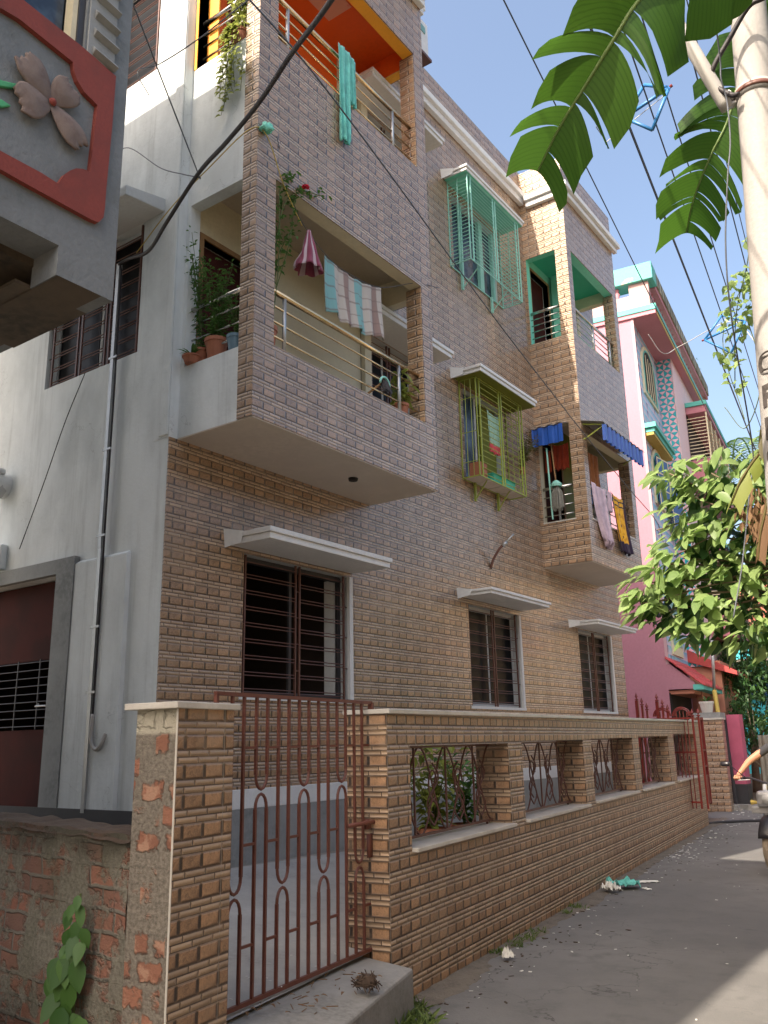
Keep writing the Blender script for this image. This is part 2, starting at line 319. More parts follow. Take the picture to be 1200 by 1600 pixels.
    t.set(c, .85); t.bump(s1, .6, .03); M['balustrade'] = t.m
    t = NT('printed_ceiling'); uv = t.coord(); vo = t.n('ShaderNodeTexVoronoi'); vo.inputs['Scale'].default_value = 5.5; t.put(vo.inputs['Vector'], uv)
    sp = t.ramp(t.m_('ADD', vo.outputs['Distance'], t.m_('MULTIPLY', t.noise(30), .1)), .26, .32, 1, 0)
    hs = t.mix(t.m_('GREATER_THAN', t.sep(vo.outputs['Color'])[0], .5), (.50, .16, .06), (.20, .26, .14)); hs = t.mix(t.m_('GREATER_THAN', t.sep(vo.outputs['Color'])[1], .6), hs, (.55, .09, .10))
    t.set(t.mix(t.m_('MULTIPLY', sp, .8), (.62, .33, .24), hs), .6); M['printed_ceiling'] = t.m
    t = NT('pane'); t.set((.006, .006, .007), .4, 0, .12); M['pane'] = t.m
    t = NT('blue_pane'); t.set(t.mix(t.ramp(t.noise(6), .4, .6), (.02, .035, .06), (.05, .08, .12)), .2, 0, .4); M['blue_pane'] = t.m
    t = NT('door_red'); t.set(t.mix(t.ramp(t.noise(3, 5), .35, .7), (.060, .014, .011), (.04, .012, .010)), .75, 0, .15); M['door_red'] = t.m
    t = NT('pier_brick'); uv = t.sep(t.n('ShaderNodeUVMap').outputs[0]); vec = t.comb(uv[0], uv[1], 0.0)
    w1 = t.noise(9, 6, .75, vec); row = t.m_('ADD', t.m_('DIVIDE', uv[1], .105), t.m_('MULTIPLY', w1, 1.1)); fr = t.m_('FRACT', row)
    cl = t.m_('ADD', t.m_('DIVIDE', uv[0], .17), t.m_('MULTIPLY', t.m_('FLOOR', row), .45)); fc = t.m_('FRACT', t.m_('ADD', cl, t.m_('MULTIPLY', w1, .9)))
    e = t.m_('MINIMUM', t.m_('MINIMUM', fr, t.m_('SUBTRACT', 1.0, fr)), t.m_('MINIMUM', fc, t.m_('SUBTRACT', 1.0, fc)))
    rn = t.white(t.comb(t.m_('FLOOR', cl), t.m_('FLOOR', row), 2.0)); show = t.m_('MULTIPLY', t.ramp(e, .10, .2), t.ramp(t.m_('ADD', t.m_('MULTIPLY', rn, .6), t.m_('MULTIPLY', t.noise(6, 5, .7, vec), .9)), .62, .72))
    fn = t.noise(55, 4, .7, vec); mc = t.mix(t.ramp(fn, .3, .7), (.25, .22, .18), (.12, .105, .085)); bc = t.mix(rn, (.36, .16, .10), (.22, .10, .065)); bc = t.mix(t.ramp(t.noise(9, 4, .6, vec), .5, .6), bc, (.38, .22, .15))
    c = t.mix(show, mc, bc); c = t.mix(t.ramp(uv[1], 1.60, 1.62), c, (.42, .39, .31)); t.set(c, .95); t.bump(t.m_('ADD', t.m_('MULTIPLY', fn, .6), t.m_('MULTIPLY', show, .8)), .9, .015); M['pier_brick'] = t.m
special_mats()

# ------------------------------------------------------------------ mesh helpers
class MB:
    def __init__(s): s.v = []; s.f = []; s.mi = []; s.uvs = {}; s.mats = []; s.cur = 0; s.smooth = False
    def use(s, mat):
        if mat not in s.mats: s.mats.append(mat)
        s.cur = s.mats.index(mat)
        return s
    def add(s, vs, fs, uv=None):
        b = len(s.v); s.v += [tuple(v) for v in vs]
        for i, f in enumerate(fs):
            if uv: s.uvs[len(s.f)] = [uv[j] for j in f]
            s.f.append(tuple(b + j for j in f)); s.mi.append(s.cur)
        return s
    def box(s, x0, x1, y0, y1, z0, z1):
        v = [(x, y, z) for x in (x0, x1) for y in (y0, y1) for z in (z0, z1)]
        return s.add(v, [(0, 1, 3, 2), (4, 6, 7, 5), (0, 4, 5, 1), (2, 3, 7, 6), (0, 2, 6, 4), (1, 5, 7, 3)])
    def hexa(s, b, t):   # bottom 4 and top 4 corners (same order)
        v = list(b) + list(t); return s.add(v, [(3, 2, 1, 0), (4, 5, 6, 7), (0, 1, 5, 4), (1, 2, 6, 5), (2, 3, 7, 6), (3, 0, 4, 7)])
    def quad(s, *p): return s.add(p, [tuple(range(len(p)))])
    def tube(s, pts, r, n=8, caps=True):
        pts = [Vector(p) for p in pts]; rs = r if isinstance(r, (list, tuple)) else [r] * len(pts); vs = []
        up = None
        for i, p in enumerate(pts):
            t = (pts[min(i + 1, len(pts) - 1)] - pts[max(i - 1, 0)]).normalized()
            if up is None:
                up = Vector((0, 0, 1)) if abs(t.z) < .9 else Vector((1, 0, 0))
            a = t.cross(up).normalized(); b = a.cross(t).normalized(); up = b
            for k in range(n):
                an = 2 * math.pi * k / n; vs.append(p + (a * math.cos(an) + b * math.sin(an)) * rs[i])
        fs = []
        for i in range(len(pts) - 1):
            for k in range(n): fs.append((i * n + k, i * n + (k + 1) % n, (i + 1) * n + (k + 1) % n, (i + 1) * n + k))
        if caps: fs += [tuple(range(n))[::-1], tuple((len(pts) - 1) * n + k for k in range(n))]
        return s.add(vs, fs)
    def bar(s, a, b, w, d, up=(0, 0, 1)):   # flat bar between points
        a, b = Vector(a), Vector(b); t = (b - a).normalized(); u = Vector(up)
        if abs(t.dot(u)) > .95: u = Vector((1, 0, 0))
        x = t.cross(u).normalized() * w / 2; y = x.normalized().cross(t) * d / 2
        return s.hexa([a - x - y, a + x - y, a + x + y, a - x + y], [b - x - y, b + x - y, b + x + y, b - x + y])
    def lathe(s, cx, cy, prof, n=16):
        vs = [(cx + r * math.cos(2 * math.pi * k / n), cy + r * math.sin(2 * math.pi * k / n), z) for r, z in prof for k in range(n)]
        fs = [(i * n + k, i * n + (k + 1) % n, (i + 1) * n + (k + 1) % n, (i + 1) * n + k) for i in range(len(prof) - 1) for k in range(n)]
        return s.add(vs, fs)
    def prism(s, poly, fn, d0, d1):   # poly of (a,b), fn(a,b,d)->xyz
        n = len(poly); vs = [fn(a, b, d0) for a, b in poly] + [fn(a, b, d1) for a, b in poly]
        fs = [tuple(range(n))[::-1], tuple(range(n, 2 * n))] + [(i, (i + 1) % n, n + (i + 1) % n, n + i) for i in range(n)]
        return s.add(vs, fs)
    def grid(s, nu, nv, fn):
        vs = [fn(i / nu, j / nv) for j in range(nv + 1) for i in range(nu + 1)]
        uv = [(i / nu, j / nv) for j in range(nv + 1) for i in range(nu + 1)]
        fs = [(j * (nu + 1) + i, j * (nu + 1) + i + 1, (j + 1) * (nu + 1) + i + 1, (j + 1) * (nu + 1) + i) for j in range(nv) for i in range(nu)]
        return s.add(vs, fs, uv)
    def panel(s, axis, p0, p1, a0, a1, z0, z1, holes=(), jamb=None):
        """wall slab between planes p0 (front) and p1, spanning a0..a1 by z0..z1, with rectangular holes (a,b,z,z)"""
        A = sorted({a0, a1, *[h[0] for h in holes], *[h[1] for h in holes]}); Z = sorted({z0, z1, *[h[2] for h in holes], *[h[3] for h in holes]})
        A = [a for a in A if a0 <= a <= a1]; Z = [z for z in Z if z0 <= z <= z1]
        def solid(i, j):
            if not (0 <= i < len(A) - 1 and 0 <= j < len(Z) - 1): return None
            ca, cz = (A[i] + A[i + 1]) / 2, (Z[j] + Z[j + 1]) / 2
            return not any(h[0] < ca < h[1] and h[2] < cz < h[3] for h in holes)
        P = (lambda p, a, z: (p, a, z)) if axis == 'X' else (lambda p, a, z: (a, p, z))
        base = s.cur
        for i in range(len(A) - 1):
            for j in range(len(Z) - 1):
                if not solid(i, j): continue
                a, b, c, d = A[i], A[i + 1], Z[j], Z[j + 1]
                s.quad(P(p0, a, c), P(p0, b, c), P(p0, b, d), P(p0, a, d)); s.quad(P(p1, a, c), P(p1, a, d), P(p1, b, d), P(p1, b, c))
                for di, dj, e in ((-1, 0, ((a, c), (a, d))), (1, 0, ((b, d), (b, c))), (0, -1, ((b, c), (a, c))), (0, 1, ((a, d), (b, d)))):
                    q = solid(i + di, j + dj)
                    if not q:
                        if q is False and jamb: s.use(jamb)
                        (e0, e1) = e; s.quad(P(p0, *e0), P(p1, *e0), P(p1, *e1), P(p0, *e1)); s.cur = base
        return s
    def build(s, name, mat=None, parent=None, loc=None, rotz=0, smooth=False, bevel=0, solid=0, subsurf=0):
        me = bpy.data.meshes.new(name); me.from_pydata(s.v, [], s.f); me.update()
        ul = me.uv_layers.new(name='UVMap')
        for p in me.polygons:
            nn = p.normal; ax = max(range(3), key=lambda k: abs(nn[k])); given = s.uvs.get(p.index)
            for q, li in enumerate(p.loop_indices):
                co = me.vertices[me.loops[li].vertex_index].co
                ul.data[li].uv = given[q] if given else ((co.y, co.z) if ax == 0 else (co.x, co.z) if ax == 1 else (co.x, co.y))
            if s.mats: p.material_index = s.mi[p.index]
            p.use_smooth = smooth
        if s.mats:
            for m in s.mats: me.materials.append(M[m])
        if mat:
            if s.mats: me.materials.clear(); [p.__setattr__('material_index', 0) for p in me.polygons]
            me.materials.append(M[mat])
        o = bpy.data.objects.new(name, me); C.objects.link(o)
        if parent: o.parent = parent
        if loc: o.location = loc
        o.rotation_euler.z = rotz
        if bevel:
            b = o.modifiers.new('bevel', 'BEVEL'); b.width = bevel; b.segments = 2; b.limit_method = 'ANGLE'
        if solid:
            b = o.modifiers.new('solid', 'SOLIDIFY'); b.thickness = solid; b.offset = 0
        if subsurf:
            b = o.modifiers.new('sub', 'SUBSURF'); b.levels = b.render_levels = subsurf
        return o

def tag(o, label=None, cat=None, group=None, kind=None):
    if label: o['label'] = label
    if cat: o['category'] = cat
    if group: o['group'] = group
    if kind: o['kind'] = kind
    return o
def thing(name, label, cat, loc=(0, 0, 0), rotz=0, group=None):
    o = bpy.data.objects.new(name, None); C.objects.link(o); o.location = loc; o.rotation_euler = (0, 0, rotz); o.empty_display_size = .2
    return tag(o, label, cat, group)
def bx(name, mat, parent, *b, bevel=0):
    return MB().box(*b).build(name, mat, parent, bevel=bevel)

def add_leaf(mb, base, d, nrm, L, W, fold=.25, droop=.3, n=4):
    d = Vector(d).normalized(); nrm = Vector(nrm); side = d.cross(nrm)
    if side.length < 1e-4: side = d.cross(Vector((.3, .5, .8)))
    side.normalize(); up = side.cross(d).normalized(); base = Vector(base); vs = []; 
    for i in range(n + 1):
        t = i / n; w = W * .5 * (math.sin(math.pi * (t ** .8)) ** .8 if 0 < t < 1 else .02)
        c = base + d * (L * t) - Vector((0, 0, 1)) * (droop * L * t * t)
        vs += [c - side * w + up * (w * fold * 2), c, c + side * w + up * (w * fold * 2)]
    fs = []
    for i in range(n):
        a = i * 3; fs += [(a, a + 1, a + 4, a + 3), (a + 1, a + 2, a + 5, a + 4)]
    mb.add(vs, fs)
def rv(s=1.0): return Vector((random.uniform(-s, s), random.uniform(-s, s), random.uniform(-s, s)))
def ball(c, rad, flat=1.0):
    while True:
        p = rv()
        if p.length < 1: return Vector(c) + Vector((p.x, p.y, p.z * flat)) * rad

# ------------------------------------------------------------------ setting
def H0():
    b = MB(); b.quad((-140, -60, 0), (120, -60, 0), (120, 220, 0), (-140, 220, 0)); tag(b.build('ground', 'dirt'), kind='structure')
    wd = Vector((-.126, .992, 0)); wn = Vector((-.992, -.126, 0)); A = Vector((-3.338, 4.69, 0))
    def P(s_, off, z): p = A + wd * s_ + wn * off; return (p.x, p.y, z)
    b = MB()
    b.grid(40, 8, lambda u, v: (lambda p: (p[0], p[1], .004 + 0))(P(-14 + u * 32, .02 - v * 4.6, 0)))
    tag(b.build('road', 'asphalt'), kind='structure')
    def edge(u, v):
        s_ = -2.2 + 16 * u; wd_ = .16 + .14 * mnoise.noise(Vector((s_ * .9, 0, 0))) + .07 * mnoise.noise(Vector((s_ * 4, 3, 0))) + .03 * mnoise.noise(Vector((s_ * 15, 5, 0))); p = P(s_, .01 - max(.03, wd_) * v, 0); return (p[0], p[1], .009 + .012 * (1 - v) * (.6 + mnoise.noise(Vector((s_ * 6, v * 3, 0)))) if v < 1 else .0055)
    b = MB(); b.grid(500, 6, edge); tag(b.build('silt_verge', 'silt'), kind='structure')
    b = MB()   # lane bends away to the right beyond the fence
    b.grid(20, 6, lambda u, v: (-5.6 + u * 22, 18.2 + v * 4.0 + u * 3, .008)); tag(b.build('side_lane', 'asphalt'), kind='structure')
    # sloping yard floor
    b = MB(); b.quad(P(-1.98, .1, .30), P(0, .15, .31), P(12.2, .1, .36), (-5.5, 17.2, .40), (-5.5, 15.0, .52), (-5.5, 4.7, .585), (-5.6, 4.7, .585), (-5.6, 3.2, .5))
    tag(b.build('yard_floor', 'yard_concrete'), kind='structure')
H0()
WD = Vector((-.126, .992, 0)).normalized(); WN = Vector((-WD.y, WD.x, 0)); WA = Vector((-3.338, 4.69, 0))
ROTW = math.atan2(-WD.x, WD.y)       # local +Y runs along the wall, local -X points to the house
# ------------------------------------------------------------------ the tiled house
XF, XB, XY = -5.55, -4.66, -4.775
YL, YR = 4.65, 15.06
def grille_window(parent, y0, y1, z0, z1, x, mat='brown_metal', shutters=True, seed=0, white_right=.10, flip=False, axis='X', pw=2, dark='dark_room', r=.0055):
    """barred window set in a reveal; local plane is X=x (or Y=x when axis=='Y')"""
    P = (lambda a, d, z: (x + d, a, z)) if axis == 'X' else (lambda a, d, z: (a, x + (-d), z))
    w = MB().use('white_paint'); f = .035
    def bxp(mb, a0, a1, d0, d1, za, zb):
        p, q = P(a0, d0, za), P(a1, d1, zb); mb.box(min(p[0], q[0]), max(p[0], q[0]), min(p[1], q[1]), max(p[1], q[1]), za, zb)
    win = thing('window', None, None); win.parent = parent
    # frame of timber set back in the reveal
    fr = MB()
    bxp(fr, y0, y0 + .03, -.15, -.12, z0, z1); bxp(fr, y1 - .05, y1, -.15, -.12, z0, z1)
    bxp(fr, y0 + .05, y1 - .05, -.15, -.09, z1 - .05, z1); bxp(fr, y0 + .05, y1 - .05, -.15, -.09, z0, z0 + .05)
    m = (y0 + y1) / 2; bxp(fr, m - .018, m + .018, -.148, -.122, z0 + .05, z1 - .05)
    fr.build('frame', 'plaster_shadow' if shutters else 'dark_metal', win)
    if shutters:
        for a, b_, mt in ((y0 + .05, m - .03, 'pane'), (m + .03, y1 - .05, 'pane')):
            pb = MB(); bxp(pb, a, b_, -.125, -.12, z0 + .05, z1 - .05); pb.build('pane', mt, win)
    g = MB(); r = r
    n = max(6, round((z1 - z0) / .075))
    cols = [y0 + .06]; gap = .06
    span = (y1 - y0 - .12)
    for k in range(1, pw): cols += [y0 + .06 + span * k / pw - gap / 2, y0 + .06 + span * k / pw + gap / 2]
    cols.append(y1 - .06)
    for c in cols: g.bar(P(c, -.03, z0), P(c, -.03, z1), .018, .018)
    for k in range(0, len(cols), 2):
        for i in range(n):
            z = z0 + (z1 - z0) * ((i // 2 * 2 + (.62 if i % 2 else .22) + .25) / (n + .3))
            if z < z1 - .01: g.tube([P(cols[k], -.03, z), P(cols[k + 1], -.03, z)], r, 6)
    for k in range(1, len(cols) - 1, 2):
        for q in (.2, .4, .6, .8): g.tube([P(cols[k], -.03, z0 + (z1 - z0) * q), P(cols[k + 1], -.03, z0 + (z1 - z0) * q)], r, 6)
    for q in (.25, .5, .75):
        g.tube([P(y0, -.03, z0 + (z1 - z0) * q), P(cols[0], -.03, z0 + (z1 - z0) * q)], r, 6); g.tube([P(cols[-1], -.03, z0 + (z1 - z0) * q), P(y1, -.03, z0 + (z1 - z0) * q)], r, 6)
    g.build('grille', mat, win)
    return win

def canopy(parent, y0, y1, z0, t, x1, under=None, end=True, x0=XF + .012):
    """concrete sun shade over a window with a stepped edge and flared ends against the wall"""
    b = MB()
    b.box(x0, x1 - .02, y0 + .02, y1 - .02, z0, z0 + t * .55); b.box(x0, x1, y0, y1, z0 + t * .55, z0 + t)
    c = b.build('sun_shade', 'white_paint', parent, bevel=.006)
    # rough flared plaster fillet at the wall
    f = MB(); 
    def fl(u, v):
        a = y0 - .012 if v == 0 else y1
        return (x0 + .35 * u * (x1 - x0), a, 0)
    f.hexa([(x0, y0 - .05, z0 - .03), (x0 + .16, y0 - .004, z0 + .004), (x0 + .16, y0 + .0, z0 + t * .5), (x0, y0 - .0, z0 + t * .5)],
           [(x0, y0 - .07, z0 + t * 1.35), (x0 + .18, y0 - .006, z0 + t * 1.02), (x0 + .18, y0, z0 + t * 1.02), (x0, y0, z0 + t * 1.35)])
    f.build('fillet', 'white_paint', c)
    if under:
        u = MB(); u.box(x0, x1 - .03, y0 + .03, y1 - .03, z0 - .006, z0 - .002); u.build('painted_soffit', under, c)
    return c

def railing(parent, pts, zt, rails, posts, mat='steel', topr=.026, r=.010, base=None):
    o = MB().tube([(x, y, zt) for x, y in pts], topr, 12).build('handrail', mat, parent, smooth=True)
    b = MB()
    for z in rails: b.tube([(x, y, z) for x, y in pts], r, 8)
    b.build('rail_bars', mat, o, smooth=True)
    for (x, y) in posts:
        MB().tube([(x, y, base), (x, y, zt - .01)], .019, 10).build('rail_post', 'galvanised', o, smooth=True)
    return o

def house():
    h = thing('apartment_house', 'three storey house clad in brown brick patterned tiles with balconies and a whitewashed flank', 'house', (XF, YL, 0))
    off = (-XF, -YL, 0)
    root = bpy.data.objects.new('structure_shell', None)  # coordinate helper replaced below
    bpy.data.objects.remove(root)
    h.location = (0, 0, 0)
    fholes = [(5.58, 7.16, 1.98, 3.26), (9.64, 11.07, 1.98, 3.26), (13.13, 14.51, 1.98, 3.26),
              (4.95, 5.55, 4.28, 6.2), (7.42, 8.62, 5.02, 6.26), (9.75, 10.92, 5.0, 6.3),
              (5.2, 6.0, 7.45, 9.35), (7.42, 8.62, 8.2, 9.42), (9.68, 11.02, 8.12, 9.36),
              (12.25, 12.95, 4.28, 6.2), (12.25, 12.95, 7.44, 9.3)]
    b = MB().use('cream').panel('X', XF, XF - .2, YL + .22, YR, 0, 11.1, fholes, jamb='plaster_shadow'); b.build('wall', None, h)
    # whitewashed flank
    sh = [(-7.48, -6.04, 5.07, 6.43), (-7.5, -5.985, 8.16, 9.5), (-8.9, -6.94, .4, 3.10)]
    b = MB().panel('Y', YL, YL + .22, -14, XF, 0, 11.1, sh); b.build('flank_wall', 'whitewash', h)
    # back, far flank, floors
    b = MB(); b.box(-14, -13.8, YL + .22, YR, 0, 11.1); b.box(-13.8, XF - .2, YR - .2, YR, 0, 11.1)
    b.build('rear_wall', 'whitewash', h)
    b = MB()
    for z in (.35, 4.1, 7.25, 10.4): b.box(-13.8, XF - .2, YL + .22, YR - .2, z, z + .14)
    b.box(-9.5, -9.4, YL + .22, YR - .2, .5, 10.4)
    for y in (7.3, 9.0, 11.9, 12.0): b.box(-9.4, XF - .2, y, y + .08, .5, 10.4)
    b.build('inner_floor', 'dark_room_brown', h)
    # tile cladding on the street face, 12 mm proud
    ch = [(a - (.0), b_, c, d) for a, b_, c, d in fholes]
    b = MB().panel('X', XF + .012, XF, YL, YR, 1.19, 4.13, ch); tc = b.build('tile_cladding', 'tile', h)
    b = MB().panel('X', XF + .012, XF, 7.562, YR, 4.13, 11.1, ch); tc = b.build('tile_cladding', 'tile', h)
    MB().box(XF - .21, XF + .004, YL - .003, 4.744, 4.13, 11.1).build('corner_render', 'whitewash', h)
    # plinth
    b = MB(); b.box(XF - .2, XF + .03, YL, YR, .2, 1.03); b.build('plinth', 'grey_render', h)
    b = MB(); b.box(XF, XF + .032, YL, YR, 1.03, 1.19); b.build('plinth_band', 'white_paint', h, bevel=.004)
    # white strip round the windows on the right reveal
    for (a, b_, c, d) in fholes[:3]:
        m = MB(); m.box(XF - .02, XF + .016, b_ - .012, b_ + .045, c, d); m.box(XF - .02, XF + .022, a - .03, b_ + .045, c - .035, c)
        m.build('window_surround', 'white_paint', h)
    # cornice
    b = MB()
    for z0, z1, p in ((10.40, 10.50, .09), (10.50, 10.60, .14)):
        b.box(XF + .012, XF + p, 7.56, 12.02, z0, z1)
        b.box(XY + .012, XY + p, 12.04 - p, 14.22 + p, z0 - .1, z1 - .11)
        b.box(XF + .15, XY + .011, 12.04 - p, 12.03, z0 - .1, z1 - .11)
        b.box(XB + .012, XB + p, 4.65, 7.56, z0 + .02, z1 + .01)
        b.box(XF + .15, XB + .011, 7.55 + .001, 7.56 + p, z0 + .02, z1 + .01)
    b.build('cornice', 'white_paint', h, bevel=.01)
    # windows
    specs = [(5.58, 7.16, 1.98, 3.26), (9.64, 11.07, 1.98, 3.26), (13.13, 14.51, 1.98, 3.26)]
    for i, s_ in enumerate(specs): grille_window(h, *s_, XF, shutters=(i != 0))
    bx('open_shutter', 'white_paint', h, XF - .30, XF - .16, 7.11, 7.14, 2.0, 3.24)
    # balcony windows on the back wall
    for z in (0, 3.17):
        w = grille_window(h, 7.42, 8.62, 5.02 + z, 6.26 + (z if z == 0 else 3.16), XF, shutters=True)
        canopy(h, 7.15, 8.81, 6.24 + z + .02, .10, -5.1)
    # doors
    for (a, b_, c, d) in ((4.95, 5.55, 4.28, 6.2), (5.2, 6.0, 7.45, 9.35), (12.25, 12.95, 4.28, 6.2), (12.25, 12.95, 7.44, 9.3)):
        m = MB(); m.box(XF - .08, XF + .02, a - .05, a, c, d + .05); m.box(XF - .08, XF + .02, b_, b_ + .05, c, d + .05); m.box(XF - .08, XF + .02, a, b_, d, d + .05)
        fr = m.build('door_frame', 'wood', h); bx('door', 'door_red', h, XF - .12, XF - .09, a, b_, c, d)
    for s_ in ((5.384, 7.237, 3.30, .105, -5.031), (9.438, 11.16, 3.33, .075, -5.07), (12.84, 14.54, 3.275, .075, -5.057)):
        canopy(h, s_[0], s_[1], s_[2], s_[3], s_[4])
    canopy(h, 9.50, 11.21, 6.36, .095, -5.094, 'olive'); canopy(h, 9.471, 11.30, 9.485, .09, -5.14, 'sea_green')
    # ---------------- front balcony block
    def block(x, y0, y1, z0, fh, lh, lcol, ceil_z, floors, names, side_right=True):
        wy = .13
        o = MB().panel('X', x, x - .14, y0 + wy, y1 - wy, z0, 11.1, fh); sk = o.build('balcony_wall', 'cream', h)
        return sk
    y0, y1, z0 = 4.745, 7.55, 4.14
    fh = [(4.98, 7.36, 4.85, 6.48), (4.98, 7.36, 8.02, 9.62)]
    lh = [(-5.5, -4.83, 4.80, 6.43), (-5.5, -4.83, 7.96, 9.6)]
    rh = [(-5.49, -4.85, 4.87, 6.42), (-5.49, -4.85, 8.04, 9.56)]
    MB().use('cream').panel('X', XB, XB - .14, y0 + .12, y1 - .12, z0, 11.1, fh).build('balcony_front_wall', None, h)
    MB().panel('Y', y0, y0 + .12, XF, XB, z0, 11.1, lh).build('balcony_left_wall', 'whitewash', h)
    MB().panel('Y', y1, y1 - .12, XF, XB, z0, 11.1, rh).build('balcony_right_wall', 'cream', h)
    # cladding of the block: front, outer corner of the left side, and reveal of the right column
    b = MB().panel('X', XB + .012, XB, y0 - .012, y1 + .012, z0, 11.1, fh)
    b.panel('Y', y0 - .012, y0, -4.82, XB, z0, 11.1, [])
    b.panel('Y', y1 + .012, y1, XF, XB, z0, 11.1, rh)
    b.build('balcony_cladding', 'tile', h)
    b = MB()
    for za, zb in ((4.852, 6.478), (8.022, 9.618)):
        MB().quad((XB - .001, 7.358, za), (XB - .001, 7.358, zb), (-4.85, 7.358, zb), (-4.85, 7.358, za)).build('column_cladding', 'tile', h)
        MB().quad((XB, 4.982, za), (XB - .14, 4.982, za), (XB - .14, 4.982, zb), (XB, 4.982, zb)).build('column_cladding', 'tile', h)
    m = MB(); m.box(XF, XB + .004, y0 + .001, y1 - .001, z0 - .012, z0 - .001); sf = m.build('balcony_soffit', 'soffit', h)
    MB().lathe(-5.05, 6.6, [(.0, 4.127), (.05, 4.126), (.045, 4.10), (0, 4.10)], 10).build('drain_hole', 'dark_room', sf)
    for z in (4.14, 7.28):
        MB().box(XF, XB - .14, y0 + .12, y1 - .12, z, z + .13).build('balcony_floor', 'concrete', h)
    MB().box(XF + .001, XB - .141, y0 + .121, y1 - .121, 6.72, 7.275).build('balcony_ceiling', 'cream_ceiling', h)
    # upper balcony painted orange inside
    m = MB().use('deep_orange'); m.box(XF + .001, XB - .141, y0 + .121, y1 - .121, 9.85, 10.3)
    m.use('printed_ceiling'); m.box(XF + .25, XB - .30, y0 + .3, 6.55, 9.842, 9.849); m.build('painted_ceiling', None, h)
    m = MB().use('deep_orange'); m.panel('X', XF + .008, XF + .001, y0 + .13, 7.0, 7.45, 9.85, [(5.15, 6.05, 7.45, 9.40)])
    m.use('deep_orange'); m.panel('X', XB - .148, XB - .141, y0 + .13, y1 - .13, 9.62, 9.85, []); m.panel('Y', y1 - .128, y1 - .121, XF + .01, XB - .15, 9.56, 9.85, [])
    m.panel('Y', y0 + .121, y0 + .128, XF + .01, XB - .15, 9.6, 9.85, [])
    m.use('yellow_orange'); m.quad((XB, 4.98, 9.614), (XB, 7.36, 9.614), (XB - .141, 7.36, 9.614), (XB - .141, 4.98, 9.614))
    m.quad((-5.5, y0, 9.596), (-4.83, y0, 9.596), (-4.83, y0 + .12, 9.596), (-5.5, y0 + .12, 9.596)); m.quad((-5.49, y1, 9.556), (-4.85, y1, 9.556), (-4.85, y1 - .12, 9.556), (-5.49, y1 - .12, 9.556))
    m.box(XF + .012, XF + .05, y0 - .006, y0 + .12, 7.96, 9.6); m.use('orange'); m.box(-5.5, -5.35, y0 + .121, y0 + .14, 7.45, 9.6)
    m.build('orange_paint', None, h)
    rl = railing(h, [(XB - .07, 4.985), (XB - .07, 7.355)], 5.42, [4.99, 5.13, 5.28], [(XB - .07, 5.2), (XB - .07, 6.99)], 'brass_steel', base=4.85)
    railing(h, [(XB - .07, 4.985), (XB - .07, 7.355)], 8.60, [8.16, 8.31, 8.45], [(XB - .07, 5.2), (XB - .07, 6.99)], 'brass_steel', base=8.02)
    railing(h, [(-5.48, y0 + .06), (-4.83, y0 + .06)], 5.37, [4.93, 5.07, 5.22], [], base=4.8)
    railing(h, [(-5.48, y0 + .06), (-4.83, y0 + .06)], 8.52, [8.1, 8.25, 8.38], [], base=7.96)
    # ---------------- rear bay
    y0, y1, z0 = 12.04, 14.22, 4.10
    fh = [(12.2, 14.04, 4.76, 6.16), (12.2, 14.04, 7.81, 9.35)]
    lh = [(-5.5, -4.97, 4.77, 6.33), (-5.5, -4.97, 7.81, 9.37)]
    b = MB().use('cream').panel('X', XY, XY - .14, y0 + .12, y1 - .12, z0, 7.2, fh).use('sea_green').panel('X', XY, XY - .14, y0 + .12, y1 - .12, 7.2, 11.04, fh)
    b.use('cream').panel('Y', y0, y0 + .12, XF, XY, z0, 7.2, lh).use('sea_green').panel('Y', y0, y0 + .12, XF, XY, 7.2, 11.04, lh); b.build('bay_wall', None, h)
    MB().panel('Y', y1, y1 - .12, XF, XY, z0, 11.04, [(-5.49, -4.95, 7.82, 9.3), (-5.49, -4.95, 4.8, 6.1)]).build('bay_far_wall', 'cream', h)
    b = MB().panel('X', XY + .012, XY, y0 - .012, y1 + .012, z0, 11.04, fh); b.panel('Y', y0 - .012, y0, XF + .013, XY, z0, 11.04, lh); b.panel('Y', y1 + .012, y1, XF, XY, z0, 11.04, [(-5.49, -4.95, 7.82, 9.3), (-5.49, -4.95, 4.8, 6.1)])
    for za, zb in ((4.762, 6.158), (7.812, 9.348)):
        b.quad((XY, 14.038, za), (XY, 14.038, zb), (-4.95, 14.038, zb), (-4.95, 14.038, za))
    b.build('bay_cladding', 'tile', h)
    MB().box(XF, XY + .004, y0 + .001, y1 - .001, z0 - .012, z0 - .001).build('bay_soffit', 'soffit', h)
    for z in (4.10, 7.25): MB().box(XF, XY - .14, y0 + .12, y1 - .12, z, z + .13).build('bay_floor', 'concrete', h)
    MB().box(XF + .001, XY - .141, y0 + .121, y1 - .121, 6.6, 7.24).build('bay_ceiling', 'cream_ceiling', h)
    MB().box(XF + .001, XY - .141, y0 + .121, y1 - .121, 9.5, 9.9).build('bay_ceiling', 'deep_green', h)
    m = MB().use('sea_green').panel('X', XF + .016, XF + .013, y0 + .13, y1 - .13, 7.39, 9.5, [(12.2, 13.0, 7.4, 9.34)])
    m.quad((XF + .013, y0 + .126, 7.39), (XF + .013, y0 + .126, 9.5), (-5.5, y0 + .126, 9.5), (-5.5, y0 + .126, 7.39)); m.box(-5.49, -5.25, 13.0, 13.25, 7.4, 9.5); m.build('bay_green_paint', None, h)
    m = MB().use('olive').panel('X', XF + .017, XF + .014, y0 + .13, y1 - .13, 4.25, 6.6, [(12.2, 13.0, 4.25, 6.25)]); m.build('bay_inner_paint', None, h)
